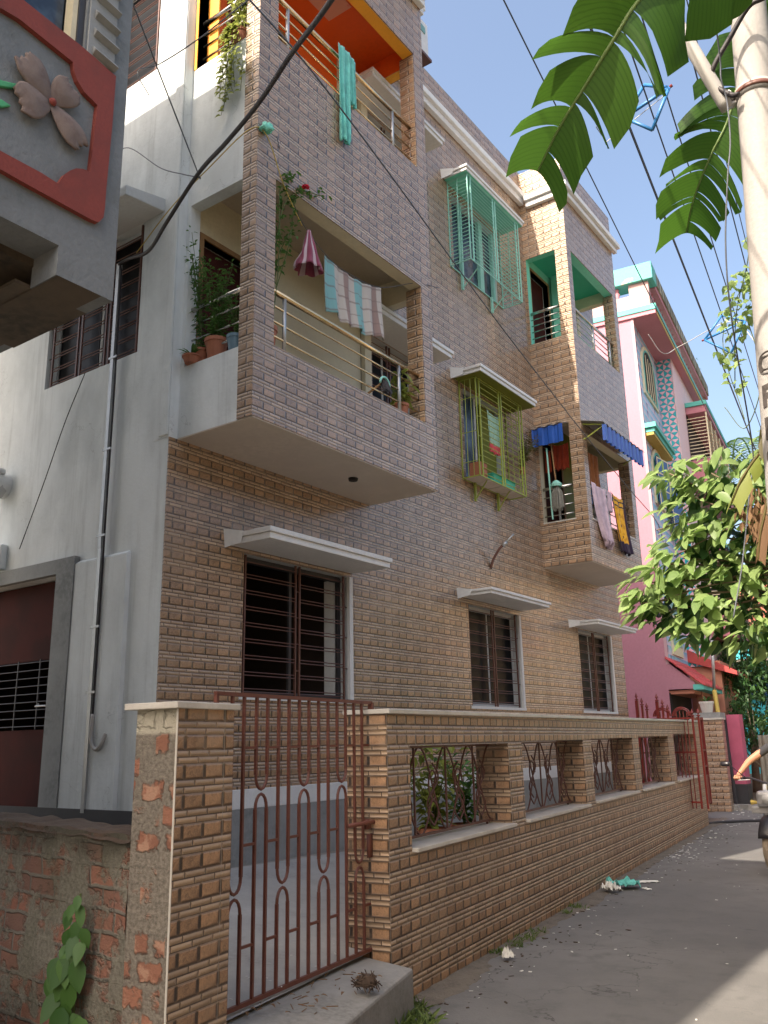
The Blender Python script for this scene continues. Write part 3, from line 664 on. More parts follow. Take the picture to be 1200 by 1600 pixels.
    railing(h, [(XY - .07, 12.2), (XY - .07, 14.04)], 8.38, [7.93, 8.05, 8.16, 8.27], [(XY - .07, 12.35), (XY - .07, 13.1), (XY - .07, 13.85)], 'steel', base=7.81)
    railing(h, [(-5.5, y0 + .06), (-4.97, y0 + .06)], 8.38, [7.93, 8.05, 8.16, 8.27], [], 'steel', base=7.81)
    railing(h, [(XY - .07, 12.2), (XY - .07, 14.04)], 5.34, [4.9, 5.05, 5.2], [(XY - .07, 12.5), (XY - .07, 13.6)], 'steel', base=4.76)
    railing(h, [(-5.5, y0 + .06), (-4.97, y0 + .06)], 5.34, [4.9, 5.05, 5.2], [(-5.25, y0 + .06)], 'steel', base=4.77)
    MB().box(XY - .16, XY + .02, 12.18, 14.05, 4.765, 4.785).box(-5.5, -4.96, y0 - .02, y0 + .13, 4.772, 4.79).build('parapet_cap', 'marble', h)
    # parapet top of the main roof
    b = MB(); b.box(XF - .14, XF + .012, 7.57, 12.02, 11.1, 11.12); b.build('roof_coping', 'concrete', h)
    b = MB(); b.box(-9, -7.8, 12, 14, 10.54, 12.6); 
    # ---------------- flank details
    fz = YL
    m = MB(); m.panel('Y', fz - .06, fz, -9.2, -6.675, .4, 3.235, [(-8.9, -6.935, .3, 3.10)]); m.build('door_surround', 'grey_render', h)
    m = MB(); m.box(-6.675, -5.955, fz - .05, fz, .4, 3.16); m.hexa([(-6.675, fz - .05, 3.16), (-5.955, fz - .05, 3.16), (-5.955, fz, 3.16), (-6.675, fz, 3.16)], [(-6.66, fz - .015, 3.19), (-5.97, fz - .015, 3.19), (-5.97, fz, 3.19), (-6.66, fz, 3.19)])
    m.build('pilaster', 'whitewash', h, bevel=.008)
    MB().box(-9.5, -5.56, fz - .066, fz - .052, .2, 1.08).build('flank_plinth', 'dark_metal', h)
    d = thing('door', None, None); d.parent = h
    MB().box(-8.9, -6.94, fz + .12, fz + .15, .4, 1.73).box(-8.9, -6.94, fz + .12, fz + .15, 2.36, 3.09).build('door_panel', 'door_red', d)
    m = MB()
    for i in range(9): m.tube([(-8.9, fz + .06, 1.76 + i * .072), (-6.94, fz + .06, 1.76 + i * .072)], .005, 6)
    for x in (-8.3, -7.6, -7.25): m.bar((x, fz + .06, 1.73), (x, fz + .06, 2.36), .012, .012)
    m.build('grille', 'dark_metal', d)
    MB().tube([(-7.18, fz + .03, 1.95), (-7.18, fz + .0, 1.93), (-7.02, fz + .0, 1.93)], .009, 8).build('latch', 'galvanised', d)
    grille_window(h, -7.48, -6.04, 5.07, 6.43, YL, axis='Y', pw=3)
    grille_window(h, -7.5, -5.985, 8.16, 9.5, YL, axis='Y', pw=2)
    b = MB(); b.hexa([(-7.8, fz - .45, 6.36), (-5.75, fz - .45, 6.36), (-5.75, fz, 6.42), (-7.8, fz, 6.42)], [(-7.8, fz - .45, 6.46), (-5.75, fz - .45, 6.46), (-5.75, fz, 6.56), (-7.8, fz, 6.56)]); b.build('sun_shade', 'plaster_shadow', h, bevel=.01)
    b = MB(); b.box(-7.95, -7.87, fz - .07, fz, 3.27, 3.52); b.box(-9.0, -7.95, fz - .35, fz, 3.40, 3.52); b.build('small_shade', 'whitewash', h, bevel=.01)
    # vertical joint strip where flank meets balconies
    MB().box(-5.66, -5.55, fz - .02, fz - .004, 4.15, 10.9).build('corner_strip', 'whitewash', h, bevel=.005)
    # awnings over the rear bay
    a = thing('awning', None, None); a.parent = h
    n = 44
    def corr(k): return .012 * math.cos(k * math.pi)
    m = MB()
    for j in range(n): 
        ya, yb = 12.02 + 1.86 * j / n, 12.02 + 1.86 * (j + 1) / n; o1, o2 = corr(j / 2), corr((j + 1) / 2)
        m.quad((XY + .012, ya, 6.30 + o1), (XY + .37, ya, 6.20 + o1), (XY + .37, yb, 6.20 + o2), (XY + .012, yb, 6.30 + o2))
    m.build('awning_sheet', 'awning_back', a, solid=.004)
    m = MB()
    def val(u, v):
        y = 12.06 + 1.76 * u; k = int(u * 20 * 2)
        return (XY + .35 + .022 * (1 if math.sin(u * 20 * math.pi) > 0 else -1), y, 6.185 - .26 * v)
    m.grid(80, 1, val); m.build('valance', 'awning_blue', a, solid=.003)
    m = MB()
    for y in (12.1, 13.75):
        m.bar((XY + .012, y, 6.27), (XY + .34, y, 6.19), .02, .02); m.bar((XY + .34, y, 6.19), (XY + .34, y, 5.98), .02, .02); m.bar((XY + .012, y, 6.02), (XY + .33, y, 6.17), .015, .015)
    m.build('awning_bracket', 'green_metal', a)
    a = thing('awning', None, None); a.parent = h
    m = MB()
    for j in range(14):
        xa, xb = -5.52 + .56 * j / 14, -5.52 + .56 * (j + 1) / 14
        m.quad((xa, 12.02, 6.34 + corr(j / 2)), (xa, 11.80, 6.27 + corr(j / 2)), (xb, 11.80, 6.27 + corr((j + 1) / 2)), (xb, 12.02, 6.34 + corr((j + 1) / 2)))
    m.build('awning_sheet', 'awning_back', a, solid=.004)
    MB().grid(24, 1, lambda u, v: (-5.50 + .52 * u, 11.82 + .012 * (1 if math.sin(u * 6 * math.pi) > 0 else -1), 6.26 - .29 * v)).build('valance', 'awning_blue', a, solid=.003)
    # projecting window cages
    def cage(name, yA, yB, x, zA, zB, mat, side_h, nf, panels):
        g = thing(name, None, None); g.parent = h; t = .014; x0 = XF + .013
        fr = MB()
        for yy in (yA, yB):
            for xx in (x, x0 + .01): fr.bar((xx, yy, zA), (xx, yy, zB), t, t)
            fr.bar((x0, yy, zA), (x, yy, zA), t, t); fr.bar((x0, yy, zB), (x, yy, zB), t, t)
        fr.bar((x, yA, zA), (x, yB, zA), t, t, (1, 0, 0)); fr.bar((x, yA, zB), (x, yB, zB), t, t, (1, 0, 0)); fr.bar((x0 + .01, yA, zA), (x0 + .01, yB, zA), t, t, (1, 0, 0))
        cols = [yA + .09] + sum([[yA + (yB - yA) * q - .035, yA + (yB - yA) * q + .035] for q in panels], []) + [yB - .09]
        for c in cols: fr.bar((x, c, zA), (x, c, zB), .017, .017)
        fr.build('cage_frame', mat, g)
        br = MB()
        for k in range(0, len(cols), 2):
            for i in range(nf):
                z = zA + (zB - zA) * (i + .6) / nf; br.tube([(x, cols[k], z), (x, cols[k + 1], z)], .0055, 6)
        for k in [(yA, cols[0])] + [(cols[i], cols[i + 1]) for i in range(1, len(cols) - 1, 2)] + [(cols[-1], yB)]:
            for q in (.2, .4, .6, .8): br.tube([(x, k[0], zA + (zB - zA) * q), (x, k[1], zA + (zB - zA) * q)], .0055, 6)
        for yy in (yA, yB):
            if side_h:
                for i in range(nf): br.tube([(x0, yy, zA + (zB - zA) * (i + .6) / nf), (x, yy, zA + (zB - zA) * (i + .6) / nf)], .0055, 6)
                xm = (x0 + x) / 2; br.bar((xm, yy, zA), (xm, yy, zB), .012, .012)
            else:
                for q in (.36, .68): br.tube([(x0 + (x - x0) * q, yy, zA), (x0 + (x - x0) * q, yy, zB)], .005, 6)
                for q in (.15, .45, .8): br.tube([(x0, yy, zA + (zB - zA) * q), (x, yy, zA + (zB - zA) * q)], .005, 6)
        br.build('cage_bars', mat, g)
        for yy in (yA + .28, yB - .42):
            MB().bar((x0 + .03, yy, zA + .0), (x0 + .03, yy, zA - .26), .035, .03).bar((x0 + .03, yy, zA - .24), (x - .05, yy, zA), .012, .012).build('cage_bracket', mat, g)
        return g
    g = cage('window_cage', 9.645, 11.0, -5.27, 4.95, 6.35, 'green_metal', False, 17, [.5])
    m = MB()
    for i in range(4): m.box(-5.53, -5.28, 9.66 + i * .335, 9.66 + i * .335 + .31, 4.952, 4.965)
    m.build('shelf_board', 'soffit', g)
    bx('inner_shutter', 'blue_pane', h, XF - .10, XF - .08, 9.78, 10.2, 5.02, 6.28); 
    MB().box(XF - .11, XF - .07, 10.2, 10.24, 5.0, 6.3).box(XF - .11, XF - .07, 9.75, 9.78, 5.0, 6.3).build('window_frame', 'white_paint', h)
    bx('curtain', 'olive', h, XF - .14, XF - .12, 10.45, 10.9, 5.0, 6.3)
    cage('window_cage', 9.57, 11.15, -5.20, 8.10, 9.475, 'teal_metal', True, 23, [.5])
    w = MB().use('blue_pane'); w.box(XF - .1, XF - .09, 9.72, 10.98, 8.15, 9.33); w.build('window_pane', None, h)
    m = MB(); m.box(XF - .085, XF - .03, 9.68, 9.73, 8.12, 9.36); m.box(XF - .085, XF - .03, 10.97, 11.02, 8.12, 9.36); m.box(XF - .085, XF - .03, 10.0, 10.04, 8.12, 9.36); m.box(XF - .085, XF - .03, 10.55, 10.66, 8.12, 9.36); m.build('window_frame', 'teal_metal', h)
    return h
house()
# ------------------------------------------------------------------ boundary wall (local frame: y along the wall, x=0 street face, -x towards the house)
def wtop(s): return .0065 * s
OPEN = [(.32, 2.20, .86, 1.53), (2.54, 4.50, .86, 1.54), (4.83, 6.83, .87, 1.555), (7.18, 9.22, .87, 1.57), (9.67, 11.78, .87, 1.60)]
def boundary():
    w = thing('boundary_wall', 'long brown tiled compound wall with five grilled openings beside the lane', 'wall', (WA.x, WA.y, 0), ROTW)
    T = .30
    def lift(mb):
        mb.v = [(x, y, z + wtop(y) if z > 1.65 else z) for x, y, z in mb.v]; return mb
    b = MB().panel('X', 0, -T, 0, 12.24, -.1, 1.735, OPEN)
    lift(b).build('wall', 'tile_wall', w)
    b = MB(); b.box(-T - .02, .03, -.02, 12.27, 1.735, 1.765); lift(b).build('coping', 'marble', w, bevel=.004)
    for (a, c, z0, z1) in OPEN:
        MB().box(-T - .01, .045, a - .0, c + .0, z0 - .004, z0 + .022).build('sill', 'marble', w, bevel=.003)
        # ornamental grille, 18 cm back from the street face
        x = -.17; g = MB(); z0 += .05; z1 -= .012; m = (a + c) / 2; L = c - a - .06; a0 = a + .03; H = z1 - z0
        g.bar((x, a0, z0), (x, a0 + L, z0), .018, .018); g.bar((x, a0, z1), (x, a0 + L, z1), .014, .014)
        for q in (.06, .94): g.bar((x, a0 + L * q, z0), (x, a0 + L * q, z0 - .03), .014, .014)
        def P(u, v): return (x, a0 + L * u, z0 + H * v)
        r = .0075
        for q in (.20, .5, .80): g.bar(P(q, 0), P(q, 1), .013, .013)
        for q in (.0, .25, .5, .75):   # crossing ogee bars
            g.tube([P(q + .25 * t, (.5 - .5 * math.cos(math.pi * t))) for t in [i / 12 for i in range(13)]], r, 6)
            g.tube([P(q + .25 - .25 * t, (.5 - .5 * math.cos(math.pi * t))) for t in [i / 12 for i in range(13)]], r, 6)
        for q in (.12, .37, .63, .88):   # scrolls and leaf hearts
            sg = 1 if q in (.12, .63) else -1
            g.tube([P(q + sg * .055 * math.sin(t * 2 * math.pi), .18 + .62 * t) for t in [i / 14 for i in range(15)]], r, 6)
            g.tube([P(q + .035 * math.cos(t * 5.2) * (1 - .12 * t) * 1.2, .55 + .17 * math.sin(t * 5.2)) for t in [i / 12 for i in range(13)]], r * .9, 6)
            g.tube([P(q + .05 * math.sin(t * math.pi), .08 + .3 * t) for t in [i / 8 for i in range(9)]], r, 6); g.tube([P(q - .05 * math.sin(t * math.pi), .08 + .3 * t) for t in [i / 8 for i in range(9)]], r, 6)
        g.build('grille', 'brown_metal', w, smooth=False)
    # gate pier, same line
    p = thing('gate_pier', 'tiled gate pier with marble cap and bare brick flank beside the old wall', 'pier', (WA.x, WA.y, 0), ROTW)
    MB().box(-.25, 0, -1.985, -1.605, -.2, 1.72).build('pier_core', 'pier_brick', p)
    b = MB().panel('X', .012, .0005, -1.997, -1.600, -.2, 1.72).build('tile_face', 'tile_wall', p)
    MB().box(.002, .011, -2.002, -1.998, -.2, 1.72).build('tile_edge', 'marble', p)
    MB().box(-.29, .03, -2.03, -1.57, 1.72, 1.75).build('cap', 'marble', p, bevel=.004)
    # gate
    g = thing('metal_gate', 'rusty red bar gate with looped bars between tiled pier and wall', 'gate', (WA.x, WA.y, 0), ROTW)
    x = -.14; S0 = -1.52; n = 15; sp = (.04 - S0 + .0) / n; ys = [.04 - .112 * (14 - i) for i in range(15)]
    ys = [-1.42, -1.32, -1.21, -1.11, -1.005, -.905, -.80, -.70, -.595, -.49, -.385, -.285, -.18, -.08, .03]
    ys = [-1.50] + ys[1:] if False else ys
    x = -.14; zt, zb = 1.81, .33
    fr = MB(); fr.bar((x, -1.56, zt), (x, .05, zt), .02, .02); fr.bar((x, -1.56, zb), (x, .05, zb), .02, .02)
    for s_ in (-1.55,): fr.bar((x, s_, zb), (x, s_, zt), .02, .02)
    fr.bar((x, .045, zb), (x, .045, zt), .022, .034, (0, 0, 1)); fr.build('frame', 'gate_metal', g)
    b = MB(); r = .0085
    def bar(i, za, zc): b.bar((x, ys[i], za), (x, ys[i], zc), .015, .015)
    def crossing(i, z):       # bars i and i+1 meet in a U over an arch
        m = (ys[i] + ys[i + 1]) / 2; h = (ys[i + 1] - ys[i]) / 2
        for sgn in (1, -1):
            pts = []
            for k in range(9):
                t = k / 8 * math.pi; pts.append((x, m - h * math.cos(t), z + sgn * (.012 + .075 * (1 - math.sin(t)) ** 1.0)))
            b.tube(pts, r, 6)
        return z + .087, z - .087
    lv = {2: 1.315, 6: 1.315, 10: 1.315, 0: .828, 4: .828, 8: .828, 12: .828}
    for i in range(14):
        base = i if i in lv else i - 1
        zz = lv[base]; bar(i, zb, zz - .087); bar(i, zz + .087, zt)
        if i in lv: crossing(i, zz)
    for i in (1, 3, 5, 7, 9, 11): 
        for z in (1.54, 1.062, .588): b.bar((x, ys[i], z), (x, ys[i + 1], z), .013, .013)
    b.bar((x, ys[13], 1.54), (x, .04, 1.54), .013, .013); b.bar((x, ys[13], .588), (x, .04, .588), .013, .013)
    b.build('bars', 'gate_metal', g)
    lt = MB(); lt.tube([(x + .03, -.30, 1.07), (x + .035, .13, 1.07)], .013, 10); lt.tube([(x + .03, .13, 1.07), (x + .03, .135, 1.045), (x + .03, .11, 1.03)], .011, 8)
    lt.box(x + .01, x + .03, -.08, -.03, 1.03, 1.09); lt.box(x + .008, x + .024, -.05, .0, .86, 1.0); lt.build('latch', 'gate_metal', g, smooth=True)
    # apron slab in front of the gate
    a = MB(); a.hexa([(-.35, -1.6, -.1), (.42, -1.75, -.1), (.16, -.02, -.1), (-.35, -.02, -.1)], [(-.35, -1.6, .305), (.42, -1.75, .235), (.16, -.02, .255), (-.35, -.02, .31)])
    o = a.build('gate_step', 'concrete', None, (WA.x, WA.y, 0), ROTW, bevel=.015); tag(o, 'worn concrete step under the rusty bar gate', 'step')
boundary()

def old_wall():
    w = thing('old_brick_wall', 'weathered low brick wall with crumbling plaster at lower left', 'wall', (-3.36, 2.735, 0), R(180 - 7.2))
    # local x runs away from the lane, +y faces... the viewer side
    b = MB(); nx = 60; nz = 18; L = 7.0
    def f(u, v):
        X = L * u; Z = -.2 + 1.365 * v
        d = mnoise.noise(Vector((X * 3, Z * 3, 1))) * .022 + mnoise.noise(Vector((X * 11, Z * 11, 4))) * .007
        return (X, .02 + d, Z + (mnoise.noise(Vector((X * 5, 0, 0))) * .012 if v == 1 else 0) + .01 * X * v)
    b.grid(nx * 2, nz * 2, f); b.uvs = {}
    b.box(0.0, L, -.22, -.06, -.2, 1.14); b.build('wall', 'old_brick', w)
    t = MB()
    def top(u, v):
        X = L * u; return (X, .035 - .27 * v, 1.168 + .01 * X + .022 * mnoise.noise(Vector((X * 6, v * 2, 7))) - (.03 if v in (0,) else 0))
    t.grid(140, 5, top); t.build('top_crust', 'coir', w)
old_wall()

# ------------------------------------------------------------------ neighbour at upper left
def neighbour():
    X = -3.5
    n = thing('neighbour_house', 'grey rendered house corner overhead at left with a red bordered flower panel', 'house', (X, 2.52, 0))
    n.location = (0, 0, 0)
    hole = [(-.6, 2.235, 5.17, 6.55)]
    b = MB().panel('X', X, X - .2, -9, 2.52, 3.985, 9.5, [(.2, 2.235, 5.17, 6.55)]); b.build('wall', 'grey_paint', n)
    b = MB(); b.box(-9, X - .2, 2.32, 2.519, 3.82, 9.5); b.box(-9, -8.8, -9, 2.32, 0, 9.5); b.box(-8.8, X - .2, -9, -8.8, 3.9, 9.5); b.build('side_wall', 'grey_paint', n)
    b = MB(); b.box(X - .22, X, 2.185, 2.52, 3.812, 3.985); b.box(X - .22, X, -9, 2.185, 3.975, 3.986)
    b.build('corner_drop', 'grey_paint', n)
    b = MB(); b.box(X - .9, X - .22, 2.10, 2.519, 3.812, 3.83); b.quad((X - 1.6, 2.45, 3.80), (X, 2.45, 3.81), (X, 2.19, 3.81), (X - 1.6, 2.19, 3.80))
    b.box(-8.8, X - .21, -8.8, 2.3, 3.93, 4.05); b.build('slab_underside', 'slab_dark_brown', n)
    MB().box(-8.9, -4.75, -8.5, 2.3, 0, 3.94).build('lower_wall', 'grey_render', n)
    MB().box(-9.1, X + .25, -9.1, 2.75, 9.5, 9.62).build('roof_slab', 'grey_render', n)
    MB().box(X - .65, X - .6, .2, 2.3, 4.9, 6.7).build('dark_room', 'dark_room', n)
    fx = lambda y, z, d: (X + d, y, z)
    inner = [(-.3, 4.98), (1.25, 5.0), (1.57, 5.02), (1.761, 5.055), (1.848, 5.065), (2.157, 5.035), (2.165, 4.99), (2.19, 4.945), (2.235, 4.905), (2.321, 4.878), (2.314, 4.665), (2.307, 4.46),
             (2.265, 4.45), (2.225, 4.43), (2.195, 4.40), (2.166, 4.36), (2.132, 4.287), (2.042, 4.294), (1.839, 4.288), (1.2, 4.29), (-.3, 4.29)]
    outer = [(-.3, 5.21), (1.2, 5.205), (1.6, 5.203), (1.746, 5.203), (1.837, 5.192), (2.197, 5.168), (2.30, 5.155), (2.35, 5.145), (2.422, 5.135), (2.421, 4.813), (2.412, 4.407),
             (2.412, 4.30), (2.408, 4.24), (2.38, 4.196), (2.34, 4.19), (2.271, 4.189), (2.1, 4.19), (2.0, 4.19), (1.849, 4.192), (1.2, 4.192), (-.3, 4.192)]
    b = MB(); m = len(inner); vs = [fx(*p, .03) for p in outer] + [fx(*p, .03) for p in inner] + [fx(*p, 0) for p in outer] + [fx(*p, 0) for p in inner]
    fs = [(i, i + 1, m + i + 1, m + i) for i in range(m - 1)] + [(i + 2 * m, i + 1 + 2 * m, i + 1, i) for i in range(m - 1)] + [(m + i, m + i + 1, 3 * m + i + 1, 3 * m + i) for i in range(m - 1)]
    b.add(vs, fs).build('red_border', 'red_paint', n)
    # moulded flower: four puffy petals with frilled ends
    def petal(cx, cz, ang, L, W):
        def f(u, v):
            t = v; w = W * (.16 + .84 * math.sin(min(1, t * 1.15) * math.pi * .62)) * (1 - max(0, t - .8) * 1.6); s_ = (u - .5) * 2
            notch = .06 * (1 - abs(s_)) * t * t
            l = L * (t - notch + .03 * math.sin(s_ * 9) * t * t)
            lift = .012 + .035 * math.sin(t * math.pi * .8) * (1 - s_ * s_ * .55) + .018 * t * t * s_ * s_
            a, c = math.cos(ang), math.sin(ang)
            return (X + max(.001, lift), cx + a * l - c * w * s_ * .5, cz + c * l + a * w * s_ * .5)
        q = MB().grid(14, 14, f).build('petal', 'flower_paint', n, smooth=True, solid=.012)
    for ang, L, W in ((R(142), .24, .17), (R(57), .19, .16), (R(212), .22, .18), (R(-42), .245, .15)): petal(2.062, 4.722, ang, L, W)
    MB().add([(X + .03 + .02 * math.cos(b_), 2.062 + .022 * math.sin(b_) * math.cos(a), 4.722 + .022 * math.sin(b_) * math.sin(a)) for b_ in (0.1, .8, 1.5) for a in [k * math.pi / 5 for k in range(10)]],
             [(i * 10 + k, i * 10 + (k + 1) % 10, (i + 1) * 10 + (k + 1) % 10, (i + 1) * 10 + k) for i in range(2) for k in range(10)] + [tuple(range(10))[::-1]]).build('flower_centre', 'red_paint', n, smooth=True)
    for pl in ([(1.3, 4.62), (1.674, 4.65), (1.8, 4.675), (1.871, 4.706), (1.94, 4.714), (1.867, 4.674), (1.803, 4.64), (1.679, 4.59), (1.3, 4.55)], [(1.4, 4.48), (1.687, 4.523), (1.81, 4.572), (1.861, 4.569), (1.815, 4.531), (1.691, 4.483), (1.4, 4.44)]):
        MB().prism(pl, fx, 0, .02).build('moulded_leaf', 'leaf_paint', n, bevel=.006)
    # window over the panel: glass, cream post, dark post
    w = thing('window', None, None); w.parent = n
    MB().box(X - .12, X - .11, .2, 2.16, 5.17, 6.55).build('pane', 'blue_pane', w)
    MB().box(X - .10, X - .03, 2.165, 2.195, 5.14, 6.55).build('frame', 'cream_frame', w)
    MB().box(X - .10, X - .03, 1.2, 1.235, 5.17, 6.55).build('mullion', 'cream_frame', w)
    MB().box(X - .13, X - .02, 2.197, 2.235, 5.14, 6.55).build('dark_post', 'dark_metal', w)
    MB().box(X - .02, X + .002, .2, 2.17, 5.172, 5.20).build('window_sill', 'red_paint', n)
    b = MB().box(X, X + .012, 2.245, 2.42, 5.168, 6.5)
    for i in range(11): 
        z = 5.21 + i * .121; b.hexa([(X + .012, 2.275, z - .03), (X + .05, 2.27, z - .012), (X + .05, 2.425, z - .03), (X + .012, 2.425, z - .045)], [(X + .012, 2.275, z + .02), (X + .02, 2.27, z + .024), (X + .02, 2.425, z + .01), (X + .012, 2.425, z + .01)])
    b.build('louvre_moulding', 'grey_render', n, bevel=.004)
neighbour()

# ------------------------------------------------------------------ pink house (own frame, turned 7.2 degrees)
def pink_house():
    h = thing('pink_house', 'tall pink house with mosaic front and aqua trimmed roof past the tiled house', 'house', (-6.57, 20.615, -.5115), R(7.2)); h.scale = (1.33,) * 3
    MB().box(-9, 0, 0, 9, 0, 9.56).build('wall', 'pink', h)
    m = MB(); m.box(0, .012, .012, 2.31, 2.87, 9.56); m.build('mosaic_face', 'mosaic', h)
    MB().box(.0, .05, -.004, .05, 2.8, 9.56).build('edge_moulding', 'pink_pale', h)
    m = MB(); m.box(.0, .32, 2.31, 7.0, 2.9, 9.56); m.build('front_projection', 'pink_pale', h)
    m = MB(); m.box(.015, .315, 2.298, 2.3099, 2.9, 9.56); m.build('mosaic_panel', 'triangle_panel', h)
    m = MB(); m.box(.321, .335, 2.315, 3.6, 2.9, 9.56); m.box(.321, .335, 3.6, 7.0, 8.95, 9.56); m.build('fringe_face', 'fringe', h)
    # projecting roof slab, triangular soffit, parapet, balusters and top band
    MB().box(-9, .49, -.04, 7.1, 9.52, 9.60).build('roof_soffit', 'pink_dark', h)
    MB().box(-9, .51, -.06, 7.15, 9.60, 9.72).build('roof_band', 'aqua', h, bevel=.01)
    MB().box(.492, .50, .06, 7.08, 9.525, 9.598).build('ochre_line', 'ochre', h)
    m = MB().box(-9, .40, 0, .12, 9.72, 10.02).box(.28, .40, .12, 7.05, 9.72, 10.02).box(.02, .40, 0, .14, 10.02, 10.26).box(.24, .40, 3.3, 3.5, 10.02, 10.26).box(.24, .40, 6.9, 7.05, 10.02, 10.26)
    m.build('parapet', 'pink_peeling', h)
    MB().box(-9, .51, -.08, .35, 10.26, 10.62).build('parapet_top', 'aqua_peeling', h, bevel=.01)
    MB().box(.2, .47, .35, 7.15, 10.24, 10.34).build('parapet_soffit', 'pink_dark', h)
    MB().box(.26, .50, .351, 7.15, 10.34, 10.62).build('parapet_front', 'balustrade', h)
    prof = [(.03, 10.02), (.045, 10.04), (.03, 10.07), (.055, 10.13), (.03, 10.19), (.045, 10.23), (.03, 10.26)]
    for i in range(12): MB().lathe(-.22 - i * .27, .06, prof, 10).build('baluster', 'pink_dark', h, smooth=True)
    for i in range(26):
        if 2.9 + 0 < .3 + i * .26 < 3.5: pass
        MB().lathe(.34, .32 + i * .26, prof, 8).build('baluster', 'pink_dark', h, smooth=True)
    # arched windows on the mosaic face
    def arch(y0, y1, z0, z1, s=14):
        r = (y1 - y0) / 2; c = (y0 + y1) / 2; return [(y0, z0), (y1, z0)] + [(c + r * math.cos(math.pi * k / s), z1 - r * .8 + r * .8 * math.sin(math.pi * k / s)) for k in range(s + 1)]
    def f(a, b, d): return (d, a, b)
    for (y0, y1, z0, z1, sh) in ((.62, 1.78, 8.22, 9.28, 0), (.60, 1.72, 5.95, 7.05, 1)):
        w = thing('window', None, None); w.parent = h
        MB().prism(arch(y0 - .09, y1 + .09, z0 - .06, z1 + .08), f, .013, .045).build('frame', 'cream_frame', w)
        MB().prism(arch(y0, y1, z0, z1), f, .046, .052).build('inner_frame', 'aqua', w)
        MB().prism(arch(y0 + .05, y1 - .16, z0 + .04, z1 - .06), f, .053, .058).build('pane', 'dark_room_brown', w)
        g = MB()
        for k in range(4): g.bar((.065, y0 + .18 + k * .22, z0), (.065, y0 + .18 + k * .22, z1 - .22), .02, .012)
        g.build('bars', 'cream_frame', w)
        if sh:
            for (a, b_, ang) in ((.60, 1.15, 12), (1.72, 2.28, -14)):
                s = MB(); sy = 1 if a < 1 else 1
                s.box(0, .03, 0, .52, 0, 1.0); o = s.build('shutter', 'blue_shutter', w, loc=(.08 if a < 1 else .10, a, z0 - .35 if a > 1 else z0 - .12), rotz=R(-ang if a < 1 else ang + 0))
                fr = MB(); 
                for zz in (0, .33, .66, .97): fr.box(.031, .037, 0, .52, zz, zz + .025)
                fr.box(.031, .038, -.01, .015, 0, 1); fr.box(.031, .038, .505, .53, 0, 1); fr.build('shutter', 'cream_frame', w, loc=o.location, rotz=o.rotation_euler.z)
    MB().box(0.013, .22, .05, 1.95, 7.16, 7.24).box(.013, .26, .0, 2.0, 7.24, 7.33).build('ledge', 'aqua', h)
    MB().box(.013, .20, .06, 1.94, 7.10, 7.158).build('ledge_line', 'ochre', h)
    w = thing('window', None, None); w.parent = h
    MB().box(.013, .05, .62, 1.62, 3.02, 4.4).build('frame', 'cream_frame', w); MB().box(.051, .06, .70, 1.54, 3.2, 4.3).build('pane', 'teal_shutter', w)
    MB().box(.061, .068, .70, 1.54, 3.72, 3.76).build('bars', 'cream_frame', w)
    # caged balcony boxes on the front
    for (z0, z1) in ((7.55, 8.82), (4.3, 5.6)):
        b = thing('balcony', None, None); b.parent = h
        MB().box(.337, .80, 3.58, 7.1, z1 + .0, z1 + .10).build('balcony_roof', 'aqua', b); MB().box(.337, .78, 3.62, 7.08, z1 - .16, z1 - .002).build('balcony_beam', 'pink_dark', b)
        MB().box(.337, .78, 3.62, 7.08, z0 - .7, z0).build('balcony_base', 'pink_dark', b)
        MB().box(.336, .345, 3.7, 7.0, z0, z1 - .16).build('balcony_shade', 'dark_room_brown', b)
        g = MB()
        for i in range(13): g.tube([(.337, 3.66, z0 + .08 * i + .04), (.76, 3.66, z0 + .08 * i + .04), (.76, 7.05, z0 + .08 * i + .04)], .010, 6)
        for y in [3.66, 4.35, 5.05, 5.75, 6.4, 7.05]: g.bar((.76, y, z0), (.76, y, z1 - .16), .04, .03)
        g.build('balcony_grille', 'cream_frame', b)
    # ground floor porch with red tiles
    p = thing('porch', None, None); p.parent = h
    MB().hexa([(0, 0, 2.36), (.46, 0, 2.36), (.46, .05, 2.36), (0, .05, 2.36)], [(0, 0, 2.86), (.455, 0, 2.46), (.455, .05, 2.46), (0, .05, 2.86)]).build('gable', 'pink', p)
    m = MB()
    for j in range(16):
        for i in range(4):
            y = -.05 + j * .135; x = .0 + i * .145; z = 2.90 - i * .122
            m.add([(x, y, z + .0), (x, y + .045, z + .035), (x, y + .09, z + .035), (x, y + .135, z), (x + .18, y, z - .13), (x + .18, y + .045, z - .09), (x + .18, y + .09, z - .09), (x + .18, y + .135, z - .13)], [(0, 1, 5, 4), (1, 2, 6, 5), (2, 3, 7, 6), (4, 5, 6, 7)])
    m.build('roof_tiles', 'roof_tile', p, solid=.012)
    MB().box(.42, .60, -.02, 2.2, 2.34, 2.43).build('eave', 'aqua', p)
    MB().box(.001, .42, .05, 2.1, 2.28, 2.34).build('porch_ceiling', 'rust_wall', p)
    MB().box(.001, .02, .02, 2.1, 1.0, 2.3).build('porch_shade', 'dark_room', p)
    for y in (.75, 1.9): MB().box(.34, .44, y, y + .12, .4, 2.34).build('post', 'rust_wall', p)
    MB().box(0, .60, 2.35, 5.0, .3, 3.0).build('annexe_wall', 'rust_wall', p); MB().hexa([(0, 2.25, 3.0), (.9, 2.25, 2.7), (.9, 5.2, 2.7), (0, 5.2, 3.0)], [(0, 2.25, 3.25), (.9, 2.25, 2.78), (.9, 5.2, 2.78), (0, 5.2, 3.25)]).build('annexe_roof', 'roof_tile', p)
